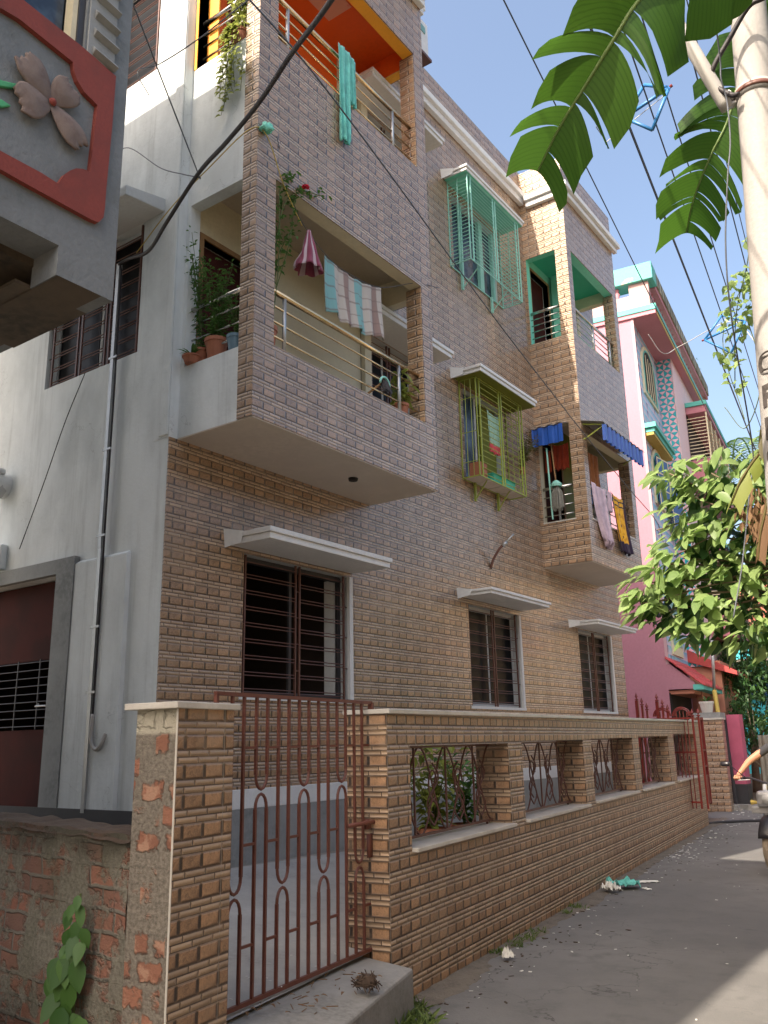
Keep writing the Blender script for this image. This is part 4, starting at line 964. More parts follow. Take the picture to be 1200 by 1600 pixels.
    # roof antenna pole
    a = thing('antenna_mast', 'thin rusty mast standing on the roof of the pink house', 'mast', (-7.42, 21.8, 12.25))
    MB().tube([(0, 0, 0), (.03, 0, 2.9), (.0, 0, 3.3)], [.04, .032, .024], 8).build('pole', 'pink_pale', a); MB().tube([(.0, 0, 2.9), (.2, 0, 2.7)], .014, 6).tube([(0, 0, 3.2), (0, 0, 3.32)], .045, 8).build('insulator', 'dark_metal', a)
pink_house()

def far_side():
    # second driveway gate, open leaf, and its tiled pier
    g = thing('driveway_gate', 'maroon driveway gate leaf at the far end of the tiled compound wall', 'gate', (WA.x, WA.y, 0), ROTW)
    m = MB()
    for y in (12.35, 12.85, 13.35): m.bar((-.1, y, .3), (-.1, y, 1.92), .05, .05)
    for z in (.34, .82, 1.0, 1.3, 1.88): m.bar((-.1, 12.35, z), (-.1, 13.35, z), .035, .035)
    for y in (12.6, 13.1): m.bar((-.1, y, .82), (-.1, y, 1.9), .022, .022)
    m.build('frame', 'maroon_metal', g); MB().box(-.11, -.09, 12.37, 13.33, .34, .80).build('kick_plate', 'maroon_metal', g)
    p = thing('far_pier', 'tiled pier with pale cap carrying a white flower pot past the maroon gate', 'pier', (WA.x, WA.y, 0), ROTW)
    MB().box(-.62, 0, 15.35, 15.75, -.1, 1.90).build('shaft', 'tile', p); MB().box(-.66, .03, 15.32, 15.78, 1.90, 1.94).build('cap', 'marble', p, bevel=.004)
    MB().box(-.60, -.02, 15.4, 16.2, 1.94, 2.06).build('plinth_stub', 'grey_render', p)
    # ornate maroon gate behind the wall with spear points
    g = thing('spear_gate', 'dark maroon ornamental gate with spear points standing before the pink wall', 'gate', (0, 15.3, 0))
    m = MB()
    def spear(x, y, zb, zt, w=.03):
        m.bar((x, y, zb), (x, y, zt - .14), w, w); m.lathe(x, y, [(.0, zt - .14), (.035, zt - .13), (.035, zt - .115), (.012, zt - .11), (.012, zt - .09), (.03, zt - .075), (.0, zt)], 8)
    for x, zt, w in ((-5.46, 2.33, .05), (-5.37, 2.24, .035), (-5.29, 2.15, .03), (-5.10, 2.30, .05), (-5.01, 2.20, .035), (-4.925, 2.11, .03)): spear(x, 0, .4, zt, w)
    for cx, r in ((-5.035, .15), (-4.70, .15)):
        for rr in (r, r - .03): m.tube([(cx + rr * math.cos(t), 0, 1.9 + rr * .95 * math.sin(t)) for t in [math.pi * k / 12 for k in range(13)]], .014, 6)
        for q in (-.09, -.03, .03, .09): m.bar((cx + q, 0, .4), (cx + q, 0, 1.98), .014, .014)
    for z in (.5, 1.3, 1.86): m.bar((-5.48, 0, z), (-4.5, 0, z), .02, .03)
    for x in (-4.52, -4.42): spear(x, 0, .4, 2.02, .03)
    m.build('spears_and_arches', 'maroon_metal', g)
    # pink gate piers with black drain pipe
    g = thing('pink_gateway', 'magenta painted gateway with black base beside the corrugated fence', 'gate pier', (0, 0, 0))
    MB().box(-5.42, -5.14, 20.9, 21.2, .0, 2.02).build('pier', 'magenta_paint', g)
    MB().box(-5.43, -5.13, 20.89, 21.21, .0, .52).build('pier_base', 'dark_metal', g)
    MB().box(-5.62, -5.52, 20.35, 20.6, 0, 2.0).build('pier', 'magenta_paint', g)
    MB().box(-5.515, -5.43, 20.95, 21.0, .1, 1.98).tube([(-5.40, 20.86, 0), (-5.47, 20.86, 1.98)], .035, 8).build('door_leaf', 'dark_metal', g)
    MB().box(-5.6, -5.1, 20.6, 21.1, -.05, .10).build('step', 'concrete', g)
    # corrugated fence
    f = thing('corrugated_fence', 'grey rusty corrugated sheet fence across the end of the lane', 'fence', (-5.12, 22.3, 0))
    MB().grid(300, 1, lambda u, v: (u * 9.5, .045 * math.sin(u * 9.5 * 2 * math.pi / .19) + .03 * u * 9.5, 1.56 * v)).build('sheet', 'corrugated', f, smooth=True)
    MB().box(0, 9.5, .1, .16, 1.3, 1.36).build('rail', 'wood', f)
    # distant cyan house
    c = thing('cyan_house', 'bright cyan two storey house with salmon upper floor behind the far trees', 'house', (0, 40, 0))
    MB().box(-12.5, 2, 0, 8, 0, 5.2).build('wall', 'cyan_wall', c); MB().box(-12.7, 2.2, -.5, 8, 4.62, 4.74).build('ledge', 'cream', c)
    MB().box(-12.5, 2, -.3, 8, 3.2, 3.9).build('shade_band', 'blue_shutter', c)
    MB().box(-12.3, 2, .3, 8, 5.2, 5.9).build('upper_wall', 'cyan_wall', c); MB().box(-12.3, 2, -.1, 8, 5.9, 8.0).build('upper_floor', 'salmon', c)
    # flag pole
    p = thing('flag_pole', 'thin white metal pole with a yellow painted foot beyond the far tiled pier', 'pole', (-5.60, 21.3, 0))
    MB().tube([(-.12, 0, 2.6), (-.04, 0, 3.8)], .035, 10).build('shaft', 'galvanised', p, smooth=True); MB().tube([(0, 0, 0), (-.12, 0, 2.6)], [.06, .05], 10).build('foot', 'ochre', p, smooth=True)
    # unseen houses and trees right of the camera, added to block low sky
    o = thing('added_opposite_house', 'unseen plain ochre house added right of the lane to block low sky', 'house', (0, 0, 0))
    MB().panel('X', 1.9, 2.1, -6, 16, 0, 5.6, [(-3, -1.8, 1.1, 2.3), (2, 3.3, 1.1, 2.3), (7, 8.3, 1.1, 2.3), (12, 13.3, 1.1, 2.3), (-3, -1.8, 3.9, 5.0), (2, 3.3, 3.9, 5.0), (7, 8.3, 3.9, 5.0), (12, 13.3, 3.9, 5.0)]).build('wall', 'beige_wall', o)
    MB().box(2.1, 9, -6, 16, 0, .2).box(8.8, 9, -6, 16, .2, 5.6).box(2.1, 8.8, -6, -5.8, .2, 5.6).box(2.1, 8.8, 15.8, 16, .2, 5.6).box(2.4, 2.5, -5.8, 15.8, .2, 5.6).build('rear_wall', 'dark_room_brown', o)
    MB().box(1.6, 9.2, -6.2, 16.2, 5.6, 5.75).build('roof', 'concrete', o)
    for y in (-3, 2, 7, 12):
        for z in (1.1, 3.9): MB().box(1.98, 2.02, y, y + .05, z, z + 1.1).box(1.98, 2.02, y + 1.15, y + 1.2, z, z + 1.1).box(1.98, 2.02, y + .57, y + .63, z, z + 1.1).box(1.6, 1.9, y - .1, y + 1.4, z + 1.22, z + 1.3).build('window_frame', 'wood', o)
    e = thing('added_lane_end_house', 'unseen ochre house added at the right end of the lane to block low sky', 'house', (0, 0, 0))  # added out of view so the glossy tiles reflect less low sky
    MB().panel('Y', 25.8, 26.0, 0, 9, 0, 7.2, [(1, 2.2, 1, 2.3), (4, 5.2, 1, 2.3), (1, 2.2, 4.2, 5.5), (4, 5.2, 4.2, 5.5)]).build('wall', 'beige_wall', e)
    MB().box(0, .2, 26, 33, 0, 7.2).box(.2, 9, 26.3, 26.4, 0, 7.2).build('side_wall', 'rust_wall', e); MB().box(-.3, 9.2, 25.5, 33, 7.2, 7.35).build('roof', 'concrete', e)
    for y, x in ((18.4, 1.2), (20.2, 3.2)): tree('added_roadside_tree', 'unseen leafy tree added nearer the ochre house on the right side' if y < 19 else 'unseen leafy tree added nearer the lane end house', (x, y, 0), 4, [(0, 0, 3.4, 1.3), (1.0, .3, 2.8, 1.1), (-.6, .2, 2.6, .9), (.2, 0, 4.6, 1.0)], .14, 'leaf_far', .28, 150, int(y), group='unseen roadside trees added to block low sky')  # unseen trees added to screen low sky from the tile reflections
# ------------------------------------------------------------------ pole, cables, wires
def pole():
    top, low = Vector((-.567, 4.36, 5.474)), Vector((-.694, 4.345, 2.886)); d = (top - low).normalized()
    base = low + d * (-(low.z) / d.z); head = base + d * 8.6
    p = thing('utility_pole', 'leaning pale concrete utility pole with black stencilled letters at right', 'pole', base)
    def at(z): return base + d * (z / d.z) - base
    MB().tube([at(-.1), at(2.5), at(5.5), at(8.4)], [.128, .112, .092, .076], 32).build('shaft', 'pole_paint', p, smooth=True)
    # collar strap and angled steel arm
    c = at(4.86); cl = MB(); cl.tube([c - d * .03, c + d * .03], .104, 28); cl.build('clamp', 'pole_paint', p, smooth=True)
    b0 = Vector((-.735, 4.30, 4.80)) - base; b1 = Vector((-.985, 3.98, 5.60)) - base
    MB().tube([b0, b0 + (b1 - b0) * .05, b1 + (b1 - b0) * 1.2], [.034, .036, .036], 16).build('arm', 'pipe_white', p, smooth=True)
    MB().bar(c + Vector((-.10, -.02, -.02)), b0 + Vector((0, .01, .02)), .05, .012).tube([b0 + Vector((.02, -.05, .06)), b0 + Vector((.02, .04, .06))], .018, 6).build('bolt_plate', 'pipe_white', p)
    MB().tube([c - d * .012 + Vector((0, 0, 0)), c + d * .012], .109, 28).build('strap', 'brown_metal', p, smooth=True)
    # stencilled letters wrapped on the shaft, one under the other
    tilt = at(1).normalized(); cam = Vector((0, 0, 1.55)) - (base + at(3)); az0 = math.atan2(cam.y, cam.x)
    zz = 3.25; txt = ['C', 'P', 'L', '2', '0', '0']
    for ch in txt:
        cu = bpy.data.curves.new('letter', 'FONT'); cu.body = ch; cu.size = .155; cu.align_x = 'CENTER'; cu.resolution_u = 4; cu.offset = .007
        to = bpy.data.objects.new('tmp', cu); C.objects.link(to); bpy.context.view_layer.update()
        me = bpy.data.meshes.new_from_object(to.evaluated_get(bpy.context.evaluated_depsgraph_get())); bpy.data.objects.remove(to)
        vs = []
        for v in me.vertices:
            z = zz + v.co.y * .95; r = .128 - .0064 * z + .004; a = az0 - R(36) + v.co.x / .13 * 1.05; cc = at(z)
            vs.append((cc.x + r * math.cos(a), cc.y + r * math.sin(a), z))
        fs = [tuple(q.vertices) for q in me.polygons]; bpy.data.meshes.remove(me)
        MB().add(vs, fs).build('painted_letter', 'stencil_black', p); zz -= .165
    return base, d
PB, PD = pole()

def curve_pts(ctrl, n=8):
    P = [Vector(c) for c in ctrl]; P = [P[0] * 2 - P[1]] + P + [P[-1] * 2 - P[-2]]; out = []
    for i in range(1, len(P) - 2):
        for k in range(n):
            t = k / n; a, b, c, d = P[i - 1:i + 3]
            out.append(.5 * ((2 * b) + (c - a) * t + (2 * a - 5 * b + 4 * c - d) * t * t + (3 * b - a - 3 * c + d) * t ** 3))
    out.append(P[-2]); return out
def line(name, label, ctrl, r, mat='wire_grey', group=None, cat='wire', n=8):
    o = MB().tube(curve_pts(ctrl, n), r, 8).build(name, mat, smooth=True); return tag(o, label, cat, group)
def wires():
    line('service_cable', 'thick black service cable sweeping from upper right to the flank wall conduit', [(-6.30, 4.58, 6.03), (-6.141, 4.57, 6.03), (-5.695, 4.442, 5.882), (-5.173, 4.215, 5.861), (-4.556, 3.99, 5.918), (-4.024, 3.784, 5.832), (-3.486, 3.558, 5.743), (-2.963, 3.293, 5.646), (-2.519, 3.034, 5.463), (-2.043, 2.759, 5.291), (-1.35, 2.468, 5.19), (-.9, 2.6, 5.2)], .017, 'cable_black', cat='cable')
    line('stay_wire', 'thin dark wire dropping steeply onto the thick black cable', [(-3.70, 2.5, 6.15), (-3.845, 2.754, 6.154), (-4.181, 3.306, 6.087), (-4.628, 4.074, 5.95)], .0055)
    line('slack_wire', 'slack grey wire across the shaded flank wall to the black cable', [(-6.5, 4.6, 7.4), (-6.015, 4.422, 7.096), (-5.462, 4.335, 6.583), (-4.976, 4.184, 6.212), (-4.628, 4.074, 5.96)], .005)
    line('facade_wire', 'long thin dark wire running diagonally across the tiled facade', [(-2.586, 2.167, 5.24), (-3.103, 3.066, 5.956), (-3.401, 3.848, 6.307), (-3.549, 4.502, 6.386), (-3.798, 5.663, 6.455), (-4.126, 7.757, 6.326), (-4.301, 9.255, 6.164), (-4.491, 11.413, 5.861), (-4.545, 13.195, 5.486), (-4.66, 14.9, 5.25), (-4.88, 15.9, 5.05)], .0065)
    line('gable_wire', 'thin grey wire in front of the sunlit top of the flank wall', [(-5.9, 4.5, 7.7), (-5.487, 4.049, 7.424), (-5.099, 3.966, 7.228), (-4.595, 3.899, 7.111), (-4.006, 3.696, 6.846), (-3.452, 3.47, 6.554)], .005)
    g = 'overhead wires strung along the lane'
    D = Vector((-.126, .992, 0))
    lab = {0: 'overhead wire nearest the tiled house, alone in the open sky', 1: 'overhead wire fixed to the left corner of the blue spacer', 2: 'overhead wire through the middle of the blue spacer', 3: 'overhead wire passing just left of the pole bracket', 4: 'overhead wire fixed to the right corner of the blue spacer', 5: 'thinner overhead wire right of the second banana leaf', 6: 'lowest overhead wire behind the big banana leaf'}
    for i, (x, y, z, r) in enumerate(((-2.124, 4.583, 6.6, .0095), (-1.594, 4.612, 6.3, .0105), (-1.382, 4.648, 6.2, .0095), (-1.045, 4.9, 6.2, .009), (-1.34, 5.05, 6.5, .0095), (-1.094, 5.542, 6.5, .007), (-1.46, 4.3, 5.9, .006))):
        P = Vector((x, y, z)); pts = [P + D * s - Vector((0, 0, .00035 * (s + 8) * (38 - s) * .0)) for s in (-8, 0, 10, 20, 36)]
        line('overhead_wire', lab[i], pts, r * .6, group=g)
    # blue tubular spacers
    def spacer(P, a, b, c_, e, label):
        t = thing('wire_spacer', label, 'spacer', P, group='blue wire spacers')
        m = MB(); pts = [a, b, c_, e]
        for i in range(4): m.tube([pts[i], pts[(i + 1) % 4]], .014, 8)
        m.tube([b, e], .014, 8); m.build('tubes', 'blue_plastic', t, smooth=True)
        MB().tube([Vector(b) * 1.14, b], .012, 6).tube([Vector(e) * 1.14, e], .012, 6).build('ties', 'maroon_metal', t)
    def near(x, y): 
        return x
    spacer((-1.556, 5.80, 6.25), (0, 0, .19), (-.18, 0, -.02), (.02, 0, -.23), (.18, 0, .07), 'large blue diamond wire spacer in open sky above the banana leaves')
    spacer((-2.18, 10.4, 6.35), (0, 0, .24), (-.24, 0, -.02), (.05, 0, -.28), (.26, 0, .08), 'small far blue diamond wire spacer near the leaning pole')
    a = thing('bracket_wire', 'thin white bent aerial wire against the sky', 'wire', (0, 0, 0))
    line('pole_cable', 'dark purple cable looping from the pole down to the steel arm', [(-.36, 4.1, 5.38), (-.441, 4.163, 5.269), (-.54, 4.168, 5.251), (-.657, 4.189, 5.131), (-.758, 4.205, 5.013), (-.782, 4.238, 4.947), (-.70, 4.235, 4.83), (-.66, 4.22, 4.80)], .014, 'cable_black', cat='cable')
    line('dangling_wire', 'thin wire hanging down beside the pole into the leaves', [(-.671, 3.938, 5.184), (-.704, 4.113, 4.977), (-.72, 4.15, 4.88), (-.716, 4.20, 4.771), (-.728, 4.20, 4.527), (-.765, 4.2, 4.325), (-.83, 4.25, 3.965), (-.877, 4.4, 3.613), (-.973, 4.97, 3.113), (-1.004, 4.925, 2.883), (-1.09, 4.899, 2.458), (-1.154, 4.827, 2.16)], .004)
    MB().tube([(-1.9, 5.6, 6.1), (-1.87, 5.72, 6.02), (-1.45, 5.9, 6.35)], .004, 6).build('bent_wire', 'galvanised', a)
    line('clothes_line', 'yellow clothes line tied from the flank wall to the balcony column', [(-6.1, 4.62, 6.10), (-5.6, 4.60, 6.38), (-5.1, 4.62, 6.62), (-4.72, 4.70, 6.86), (-4.60, 4.80, 6.80), (-4.62, 5.05, 6.45), (-4.66, 5.35, 6.2)], .005, 'ochre', cat='clothes line')
    line('drying_line', 'thin cord across the first floor balcony carrying the plaid cloth', [(-4.62, 4.95, 6.9), (-4.78, 5.4, 6.45), (-4.80, 5.88, 6.20), (-4.80, 6.3, 6.17), (-4.8, 6.79, 6.26), (-4.68, 7.3, 6.5), (-4.62, 7.7, 6.6)], .004, cat='clothes line')
    line('pink_lead', 'pale twisted lead crossing under the eave of the pink house', [(-4.75, 15.9, 9.3), (-4.55, 16.1, 8.9), (-4.3, 16.6, 9.2), (-3.4, 17, 9.6), (-2.3, 13.5, 7.3)], .008, 'pipe_white')
    # conduit channel on the flank
    c = thing('cable_conduit', 'tall pale metal conduit channel with black cable on the whitewashed flank', 'conduit', (-6.31, 4.6, 1.05))
    MB().box(-.022, .022, -.02, .015, 0, 2.2).box(-.02, .022, -.025, .01, 2.2, 4.99).build('channel', 'galvanised', c)
    MB().tube([(.045, -.01, .62), (.05, -.01, 1.5), (.045, -.01, 2.4), (.05, -.01, 3.6), (.04, -.01, 4.9), (.02, -.02, 4.99)], .009, 6).build('cable', 'cable_black', c)
    MB().tube(curve_pts([(.05, -.01, .78), (.06, -.02, .58), (.12, -.02, .50), (.19, -.02, .53), (.22, -.0, .62)]), .018, 8).build('pipe_end', 'pipe_white', c, smooth=True)
    for z in (.95, 1.5, 2.3, 3.1, 4.0): MB().box(-.045, .07, -.028, -.018, z, z + .02).build('clip', 'galvanised', c)
    line('flank_wire', 'thin black wire slanting down the whitewashed flank from the barred window', [(-6.77, 4.62, 5.05), (-7.0, 4.60, 4.6), (-7.25, 4.58, 4.0), (-7.55, 4.58, 3.42)], .0045, 'cable_black')
    l = thing('wall_lamp', 'white bulkhead lamp fixed to the whitewashed flank at far left', 'lamp', (-8.02, 4.6, 4.15))
    MB().tube([(0, .05, 0), (0, -.12, 0)], [.13, .12], 16).build('housing', 'white_paint', l, smooth=True, bevel=.01); MB().box(-.09, .12, -.10, -.02, .09, .15).build('hood', 'white_paint', l, bevel=.02)
    MB().lathe(0, -.05, [(.12, -.02), (.115, -.08), (.06, -.13), (0, -.14)], 14).build('globe', 'glass_lamp', l, smooth=True)
    pb = thing('pipe_bracket', 'rusty curved pipe bracket jutting from the tiled facade between windows', 'bracket', (XF + .012, 10.3, 3.92))
    MB().tube(curve_pts([(.0, .0, -.10), (.05, .0, .02), (.14, .02, .16), (.20, .05, .22)]), .018, 8).build('pipe', 'brown_metal', pb, smooth=True); MB().tube([(.20, .05, .22), (.32, .12, .36)], .012, 8).tube([(.18, .04, .2), (.23, .07, .25)], .026, 8).build('tip', 'galvanised', pb, smooth=True)
    # air conditioner unit high on the wall
    ac = thing('air_conditioner', 'small white outdoor air conditioner at the corner of the upper balcony block', 'air conditioner', (-4.98, 7.72, 10.1))
    MB().box(-.18, .18, .0, .26, 0, .50).build('casing', 'white_paint', ac, bevel=.015); MB().box(-.2, .2, -.1, .3, -.06, -.02).build('bracket', 'brown_metal', ac); MB().box(.181, .19, .06, .18, .30, .40).build('badge', 'teal_shutter', ac)
wires()

# ------------------------------------------------------------------ washing and household things
def cloth(name, label, cat, mat, p0, p1, L, wave=.02, nw=5, taper=0, axis=(1, 0, 0), sag=.03, swing=(0, 0, 0), ragged=.0, loc=(0, 0, 0), grp=None, nu=36, nv=24):
    p0, p1, ax, sw = Vector(p0), Vector(p1), Vector(axis).normalized(), Vector(swing)
    sd = random.uniform(0, 9)
    def f(u, v):
        vv = 1 - v; uu = .5 + (u - .5) * (1 - taper * vv)
        p = p0.lerp(p1, uu); p.z -= sag * math.sin(math.pi * u) * (1 - .3 * vv)
        p += ax * wave * (.35 + vv) * (math.sin(u * nw * 2 * math.pi + sd + vv * 1.3) + .4 * math.sin(u * nw * 4.7 * math.pi + sd * 2))
        p.z -= L * vv * (1 + ragged * math.sin(u * 17 + sd)); p += sw * vv * vv; return p
    o = MB().grid(nu, nv, f).build(name, mat, smooth=True, solid=.004); return tag(o, label, cat, grp)
def pot(parent_label, cat, loc, r=.11, h=.2, mat='terracotta', plant=None):
    t = thing('potted_plant', parent_label, cat, loc)
    b = MB(); b.lathe(0, 0, [(0, 0), (r * .68, 0), (r * .92, h * .82), (r, h * .82), (r, h), (r * .88, h), (r * .85, h * .9)], 20); b.build('pot', mat, t, smooth=False)
    MB().lathe(0, 0, [(r * .86, h * .88), (0, h * .9)], 14).build('soil', 'soil', t)
    if plant: plant(t, h)
    return t
def bushy(H, Rr, n, L, mat='leaf_pot', stems=6, zlo=.15, seed=1, lean=(0, 0)):
    def f(t, h):
        rnd = random.Random(seed); sm = MB(); lm = MB()
        for s in range(stems):
            a = rnd.uniform(0, 6.28); hh = H * rnd.uniform(.6, 1.05); rr = Rr * rnd.uniform(.3, 1)
            pts = curve_pts([(0, 0, h * .9), (rr * .3 * math.cos(a) + lean[0] * .3, rr * .3 * math.sin(a) + lean[1] * .3, h + hh * .45), (rr * math.cos(a) + lean[0], rr * math.sin(a) + lean[1], h + hh)], 5)
            sm.tube(pts, [.006 - .0004 * i for i in range(len(pts))], 5)
            for k in range(n // stems):
                q = pts[rnd.randrange(max(1, int(len(pts) * zlo)), len(pts))]; d = Vector((rnd.uniform(-1, 1), rnd.uniform(-1, 1), rnd.uniform(-.3, .8)))
                q = q + d * rnd.uniform(0, Rr * .35)
                add_leaf(lm, q, d, (rnd.uniform(-.4, .4), rnd.uniform(-.4, .4), 1), L * rnd.uniform(.6, 1.2), L * .42, droop=.35, n=3)
        sm.build('stems', 'stem', t); lm.build('leaves', mat, t)
    return f
def spiky(n, L, mat='leaf_pot', seed=2):
    def f(t, h):
        rnd = random.Random(seed); lm = MB()
        for k in range(n):
            a = rnd.uniform(0, 6.28); add_leaf(lm, (0, 0, h * .9), (math.cos(a), math.sin(a), rnd.uniform(.5, 1.8)), (0, 0, 1), L * rnd.uniform(.7, 1.1), L * .10, fold=.35, droop=.4, n=5)
        lm.build('leaves', mat, t)
    return f
def household():
    cloth('hanging_cloth', 'plaid teal and beige cloth drying on the first floor balcony', 'cloth', 'plaid_cloth', (-4.81, 5.86, 6.20), (-4.80, 6.80, 6.25), .60, .022, 5, axis=(1, 0, 0), sag=.07, ragged=.025, swing=(.03, .02, 0))
    # long teal cloth draped over the upper rail
    cloth('draped_cloth', 'long sea green cloth draped over the upper balcony rail', 'cloth', 'teal_cloth', (XB + .035, 5.86, 8.63), (XB + .035, 6.06, 8.63), 1.18, .022, 2.2, taper=.25, swing=(.03, -.02, 0), ragged=.03, sag=-.01)
    o = cloth('draped_cloth', 'short second fold of sea green cloth just behind the long one', 'cloth', 'teal_cloth', (XB + .032, 6.05, 8.62), (XB + .03, 6.17, 8.60), .60, .015, 2, taper=.1, sag=-.01)
    def bundle(u, v):
        a = u * 2 * math.pi; r = (.015 + .105 * (1 - v) ** 1.15 * (1 + .16 * math.sin(a * 7) + .35 * mnoise.noise(Vector((math.cos(a) * 1.5, math.sin(a) * 1.5, v * 3)))))
        return (-4.60 + r * math.cos(a), 5.38 + r * math.sin(a), 5.74 + .40 * v)
    tag(MB().grid(48, 14, bundle).build('cloth_bundle', 'bundle_cloth', smooth=True, solid=.006), 'striped maroon cloth bundle hanging in the first floor balcony opening', 'bundle')
    def bag(u, v):
        a = u * 2 * math.pi; b = v * math.pi; r = .048 * (1 + .7 * mnoise.noise(Vector((math.cos(a) * 2, math.sin(a) * 2, v * 4))))
        return (-4.60 + r * math.sin(b) * math.cos(a), 4.80 + r * 1.2 * math.sin(b) * math.sin(a), 6.88 + r * math.cos(b))
    tag(MB().grid(16, 10, bag).build('plastic_bag', 'sea_green', smooth=True), 'small knotted green plastic bag tied to the brick column', 'bag')
    cloth('towel', 'green checked towel with pink hem hanging inside the lime window cage', 'towel', 'towel_cloth', (-5.32, 10.02, 6.0), (-5.32, 10.38, 5.99), .58, .012, 3, taper=.1)
    cloth('hanging_cloth', 'rust orange cloth hanging high in the front of the rear bay', 'cloth', 'rust_cloth', (-4.95, 12.3, 6.04), (-4.93, 13.05, 6.02), .55, .02, 5, ragged=.03)
    cloth('hanging_cloth', 'red cloth hanging beside the mop in the rear bay', 'cloth', 'red_cloth', (-5.36, 12.25, 6.1), (-5.10, 12.27, 6.1), .42, .02, 3, axis=(0, 1, 0), ragged=.05)
    cloth('hanging_cloth', 'small red shirt at the left end of the rear bay line', 'cloth', 'red_cloth', (-5.5, 12.22, 6.02), (-5.40, 12.24, 6.02), .36, .015, 2, axis=(0, 1, 0))
    cloth('draped_cloth', 'pale lilac cloth hanging over the rear bay railing', 'cloth', 'lilac_cloth', (XY + .03, 12.22, 5.37), (XY + .035, 12.80, 5.36), .92, .03, 3, taper=.35, swing=(.03, .12, 0), ragged=.06)
    cloth('draped_cloth', 'yellow printed cloth with dark hem over the rear bay railing', 'cloth', 'yellow_cloth', (XY + .035, 13.0, 5.36), (XY + .035, 13.55, 5.36), .93, .02, 3, taper=.12, swing=(.03, .10, 0), ragged=.02)
    cloth('draped_cloth', 'narrow pale yellow scarf between lilac and yellow cloths', 'cloth', 'lilac_cloth', (XY + .03, 12.84, 5.38), (XY + .035, 12.98, 5.38), .35, .02, 2)
    cloth('hanging_cloth', 'dark blue washing hanging low inside the rear bay', 'cloth', 'blue_cloth', (-5.1, 12.5, 5.55), (-5.1, 13.5, 5.5), .3, .03, 7)
    # mop, broom
    t = thing('mop', 'grey string mop standing upside down on a turquoise handle in the rear bay', 'mop', (-5.30, 11.93, 4.80))
    MB().tube([(0, 0, 0), (-.02, 0, 1.15)], .014, 8).build('handle', 'teal_metal', t)
    m = MB()
    for k in range(60):
        a = random.uniform(0, 6.28); r = random.uniform(.02, .085); m.tube([(.10 + .02 * math.cos(a), .02 * math.sin(a), .52), (.10 + r * math.cos(a), r * math.sin(a), .40), (.10 + r * 1.1 * math.cos(a), r * 1.1 * math.sin(a), .12 + random.uniform(0, .08))], .006, 4)
    m.build('strings', 'mop_grey', t); MB().tube([(.10, 0, .50), (.06, 0, 1.2)], .011, 8).build('stick', 'wood', t)
    MB().lathe(.10, 0, [(.08, .50), (.09, .54), (.03, .60), (.0, .60)], 12).build('clamp', 'teal_metal', t)
    t = thing('broom', 'dark bristled brush with turquoise rim leaning on the first floor balcony rail', 'brush', (-4.66, 6.62, 4.88))
    m = MB()
    for k in range(70):
        a = random.uniform(0, 6.28); r = random.uniform(.01, .07); m.tube([(.02 * math.cos(a), r * math.cos(a) * .6, .19 + .03 * math.sin(a)), (.04 + .5 * r * math.sin(a), r * math.cos(a), .04 + random.uniform(0, .05))], .004, 4)
    m.build('bristles', 'cable_black', t); MB().tube([(.01, -.08 * math.cos(k * math.pi / 10), .16 + .08 * math.sin(k * math.pi / 10)) for k in range(11)], .012, 8).build('rim', 'teal_metal', t, smooth=True); MB().tube([(0, 0, .2), (-.25, -.25, -.1)], .012, 8).build('handle', 'wood', t)
    # plants on the first floor balcony, left side
    pot('leafy shrub in a terracotta pot on the left balcony parapet', 'potted plant', (-5.18, 4.82, 4.80), .105, .19, 'terracotta', bushy(.78, .20, 560, .06, seed=4, stems=12))
    pot('tall climbing jasmine in a brown pot at the flank edge of the balcony', 'potted plant', (-5.38, 4.83, 4.80), .09, .15, 'terracotta', bushy(1.15, .14, 330, .05, seed=9, stems=9, lean=(-.08, -.08)))
    pot('small shrub in a blue grey pot next to the brick column', 'potted plant', (-4.95, 4.82, 4.80), .075, .16, 'blue_pot', bushy(.45, .1, 140, .055, seed=5))
    pot('spiky aloe in a shallow bowl at the flank edge of the balcony', 'potted plant', (-5.40, 4.74, 4.80), .085, .07, 'terracotta', spiky(26, .2))
    pot('thin rose bush in a terracotta pot just right of the corner column', 'potted plant', (-4.80, 5.06, 4.86), .09, .23, 'terracotta', lambda t, h: None)
    r = thing('rose_bush', 'straggly rose climber with one red bloom above the first floor opening', 'plant', (-4.72, 5.03, 5.0))
    m = MB(); lf = MB(); rnd = random.Random(3)
    canes = [[(0, 0, 0), (.02, .0, .7), (.03, .1, 1.3), (.09, .28, 1.55)], [(0, 0, 0), (.03, .05, .8), (.06, .02, 1.45), (.10, .15, 1.62)], [(.0, 0, .3), (.02, .2, 1.0), (.06, .25, 1.5), (.12, .55, 1.62)], [(0, 0, .2), (-.05, .12, .8), (-.05, .3, 1.2)]]
    for c in canes:
        pts = curve_pts(c, 8); m.tube(pts, .005, 5)
        for q in pts[6:]:
            for _ in range(3): add_leaf(lf, q + Vector((rnd.uniform(-.04, .05), rnd.uniform(-.05, .05), rnd.uniform(-.05, .05))), (rnd.uniform(-1, 1), rnd.uniform(-1, 1), rnd.uniform(-.4, .8)), (0, 0, 1), .055, .03, n=3)
    m.build('canes', 'stem', r); lf.build('leaves', 'leaf_pot', r)
    pm = MB()
    for k in range(14): add_leaf(pm, (.11, .31, 1.585), (math.cos(k * 2.4), math.sin(k * 2.4), .6 - .05 * k), (0, 0, 1), .045, .04, n=3)
    pm.build('bloom', 'petal_red', r)
    pot('yellowing leafy plant in a brown pot at the right end of the balcony', 'potted plant', (-4.80, 7.12, 4.86), .09, .16, 'terracotta', bushy(.34, .12, 60, .13, 'leaf_yellow', seed=6, stems=6))
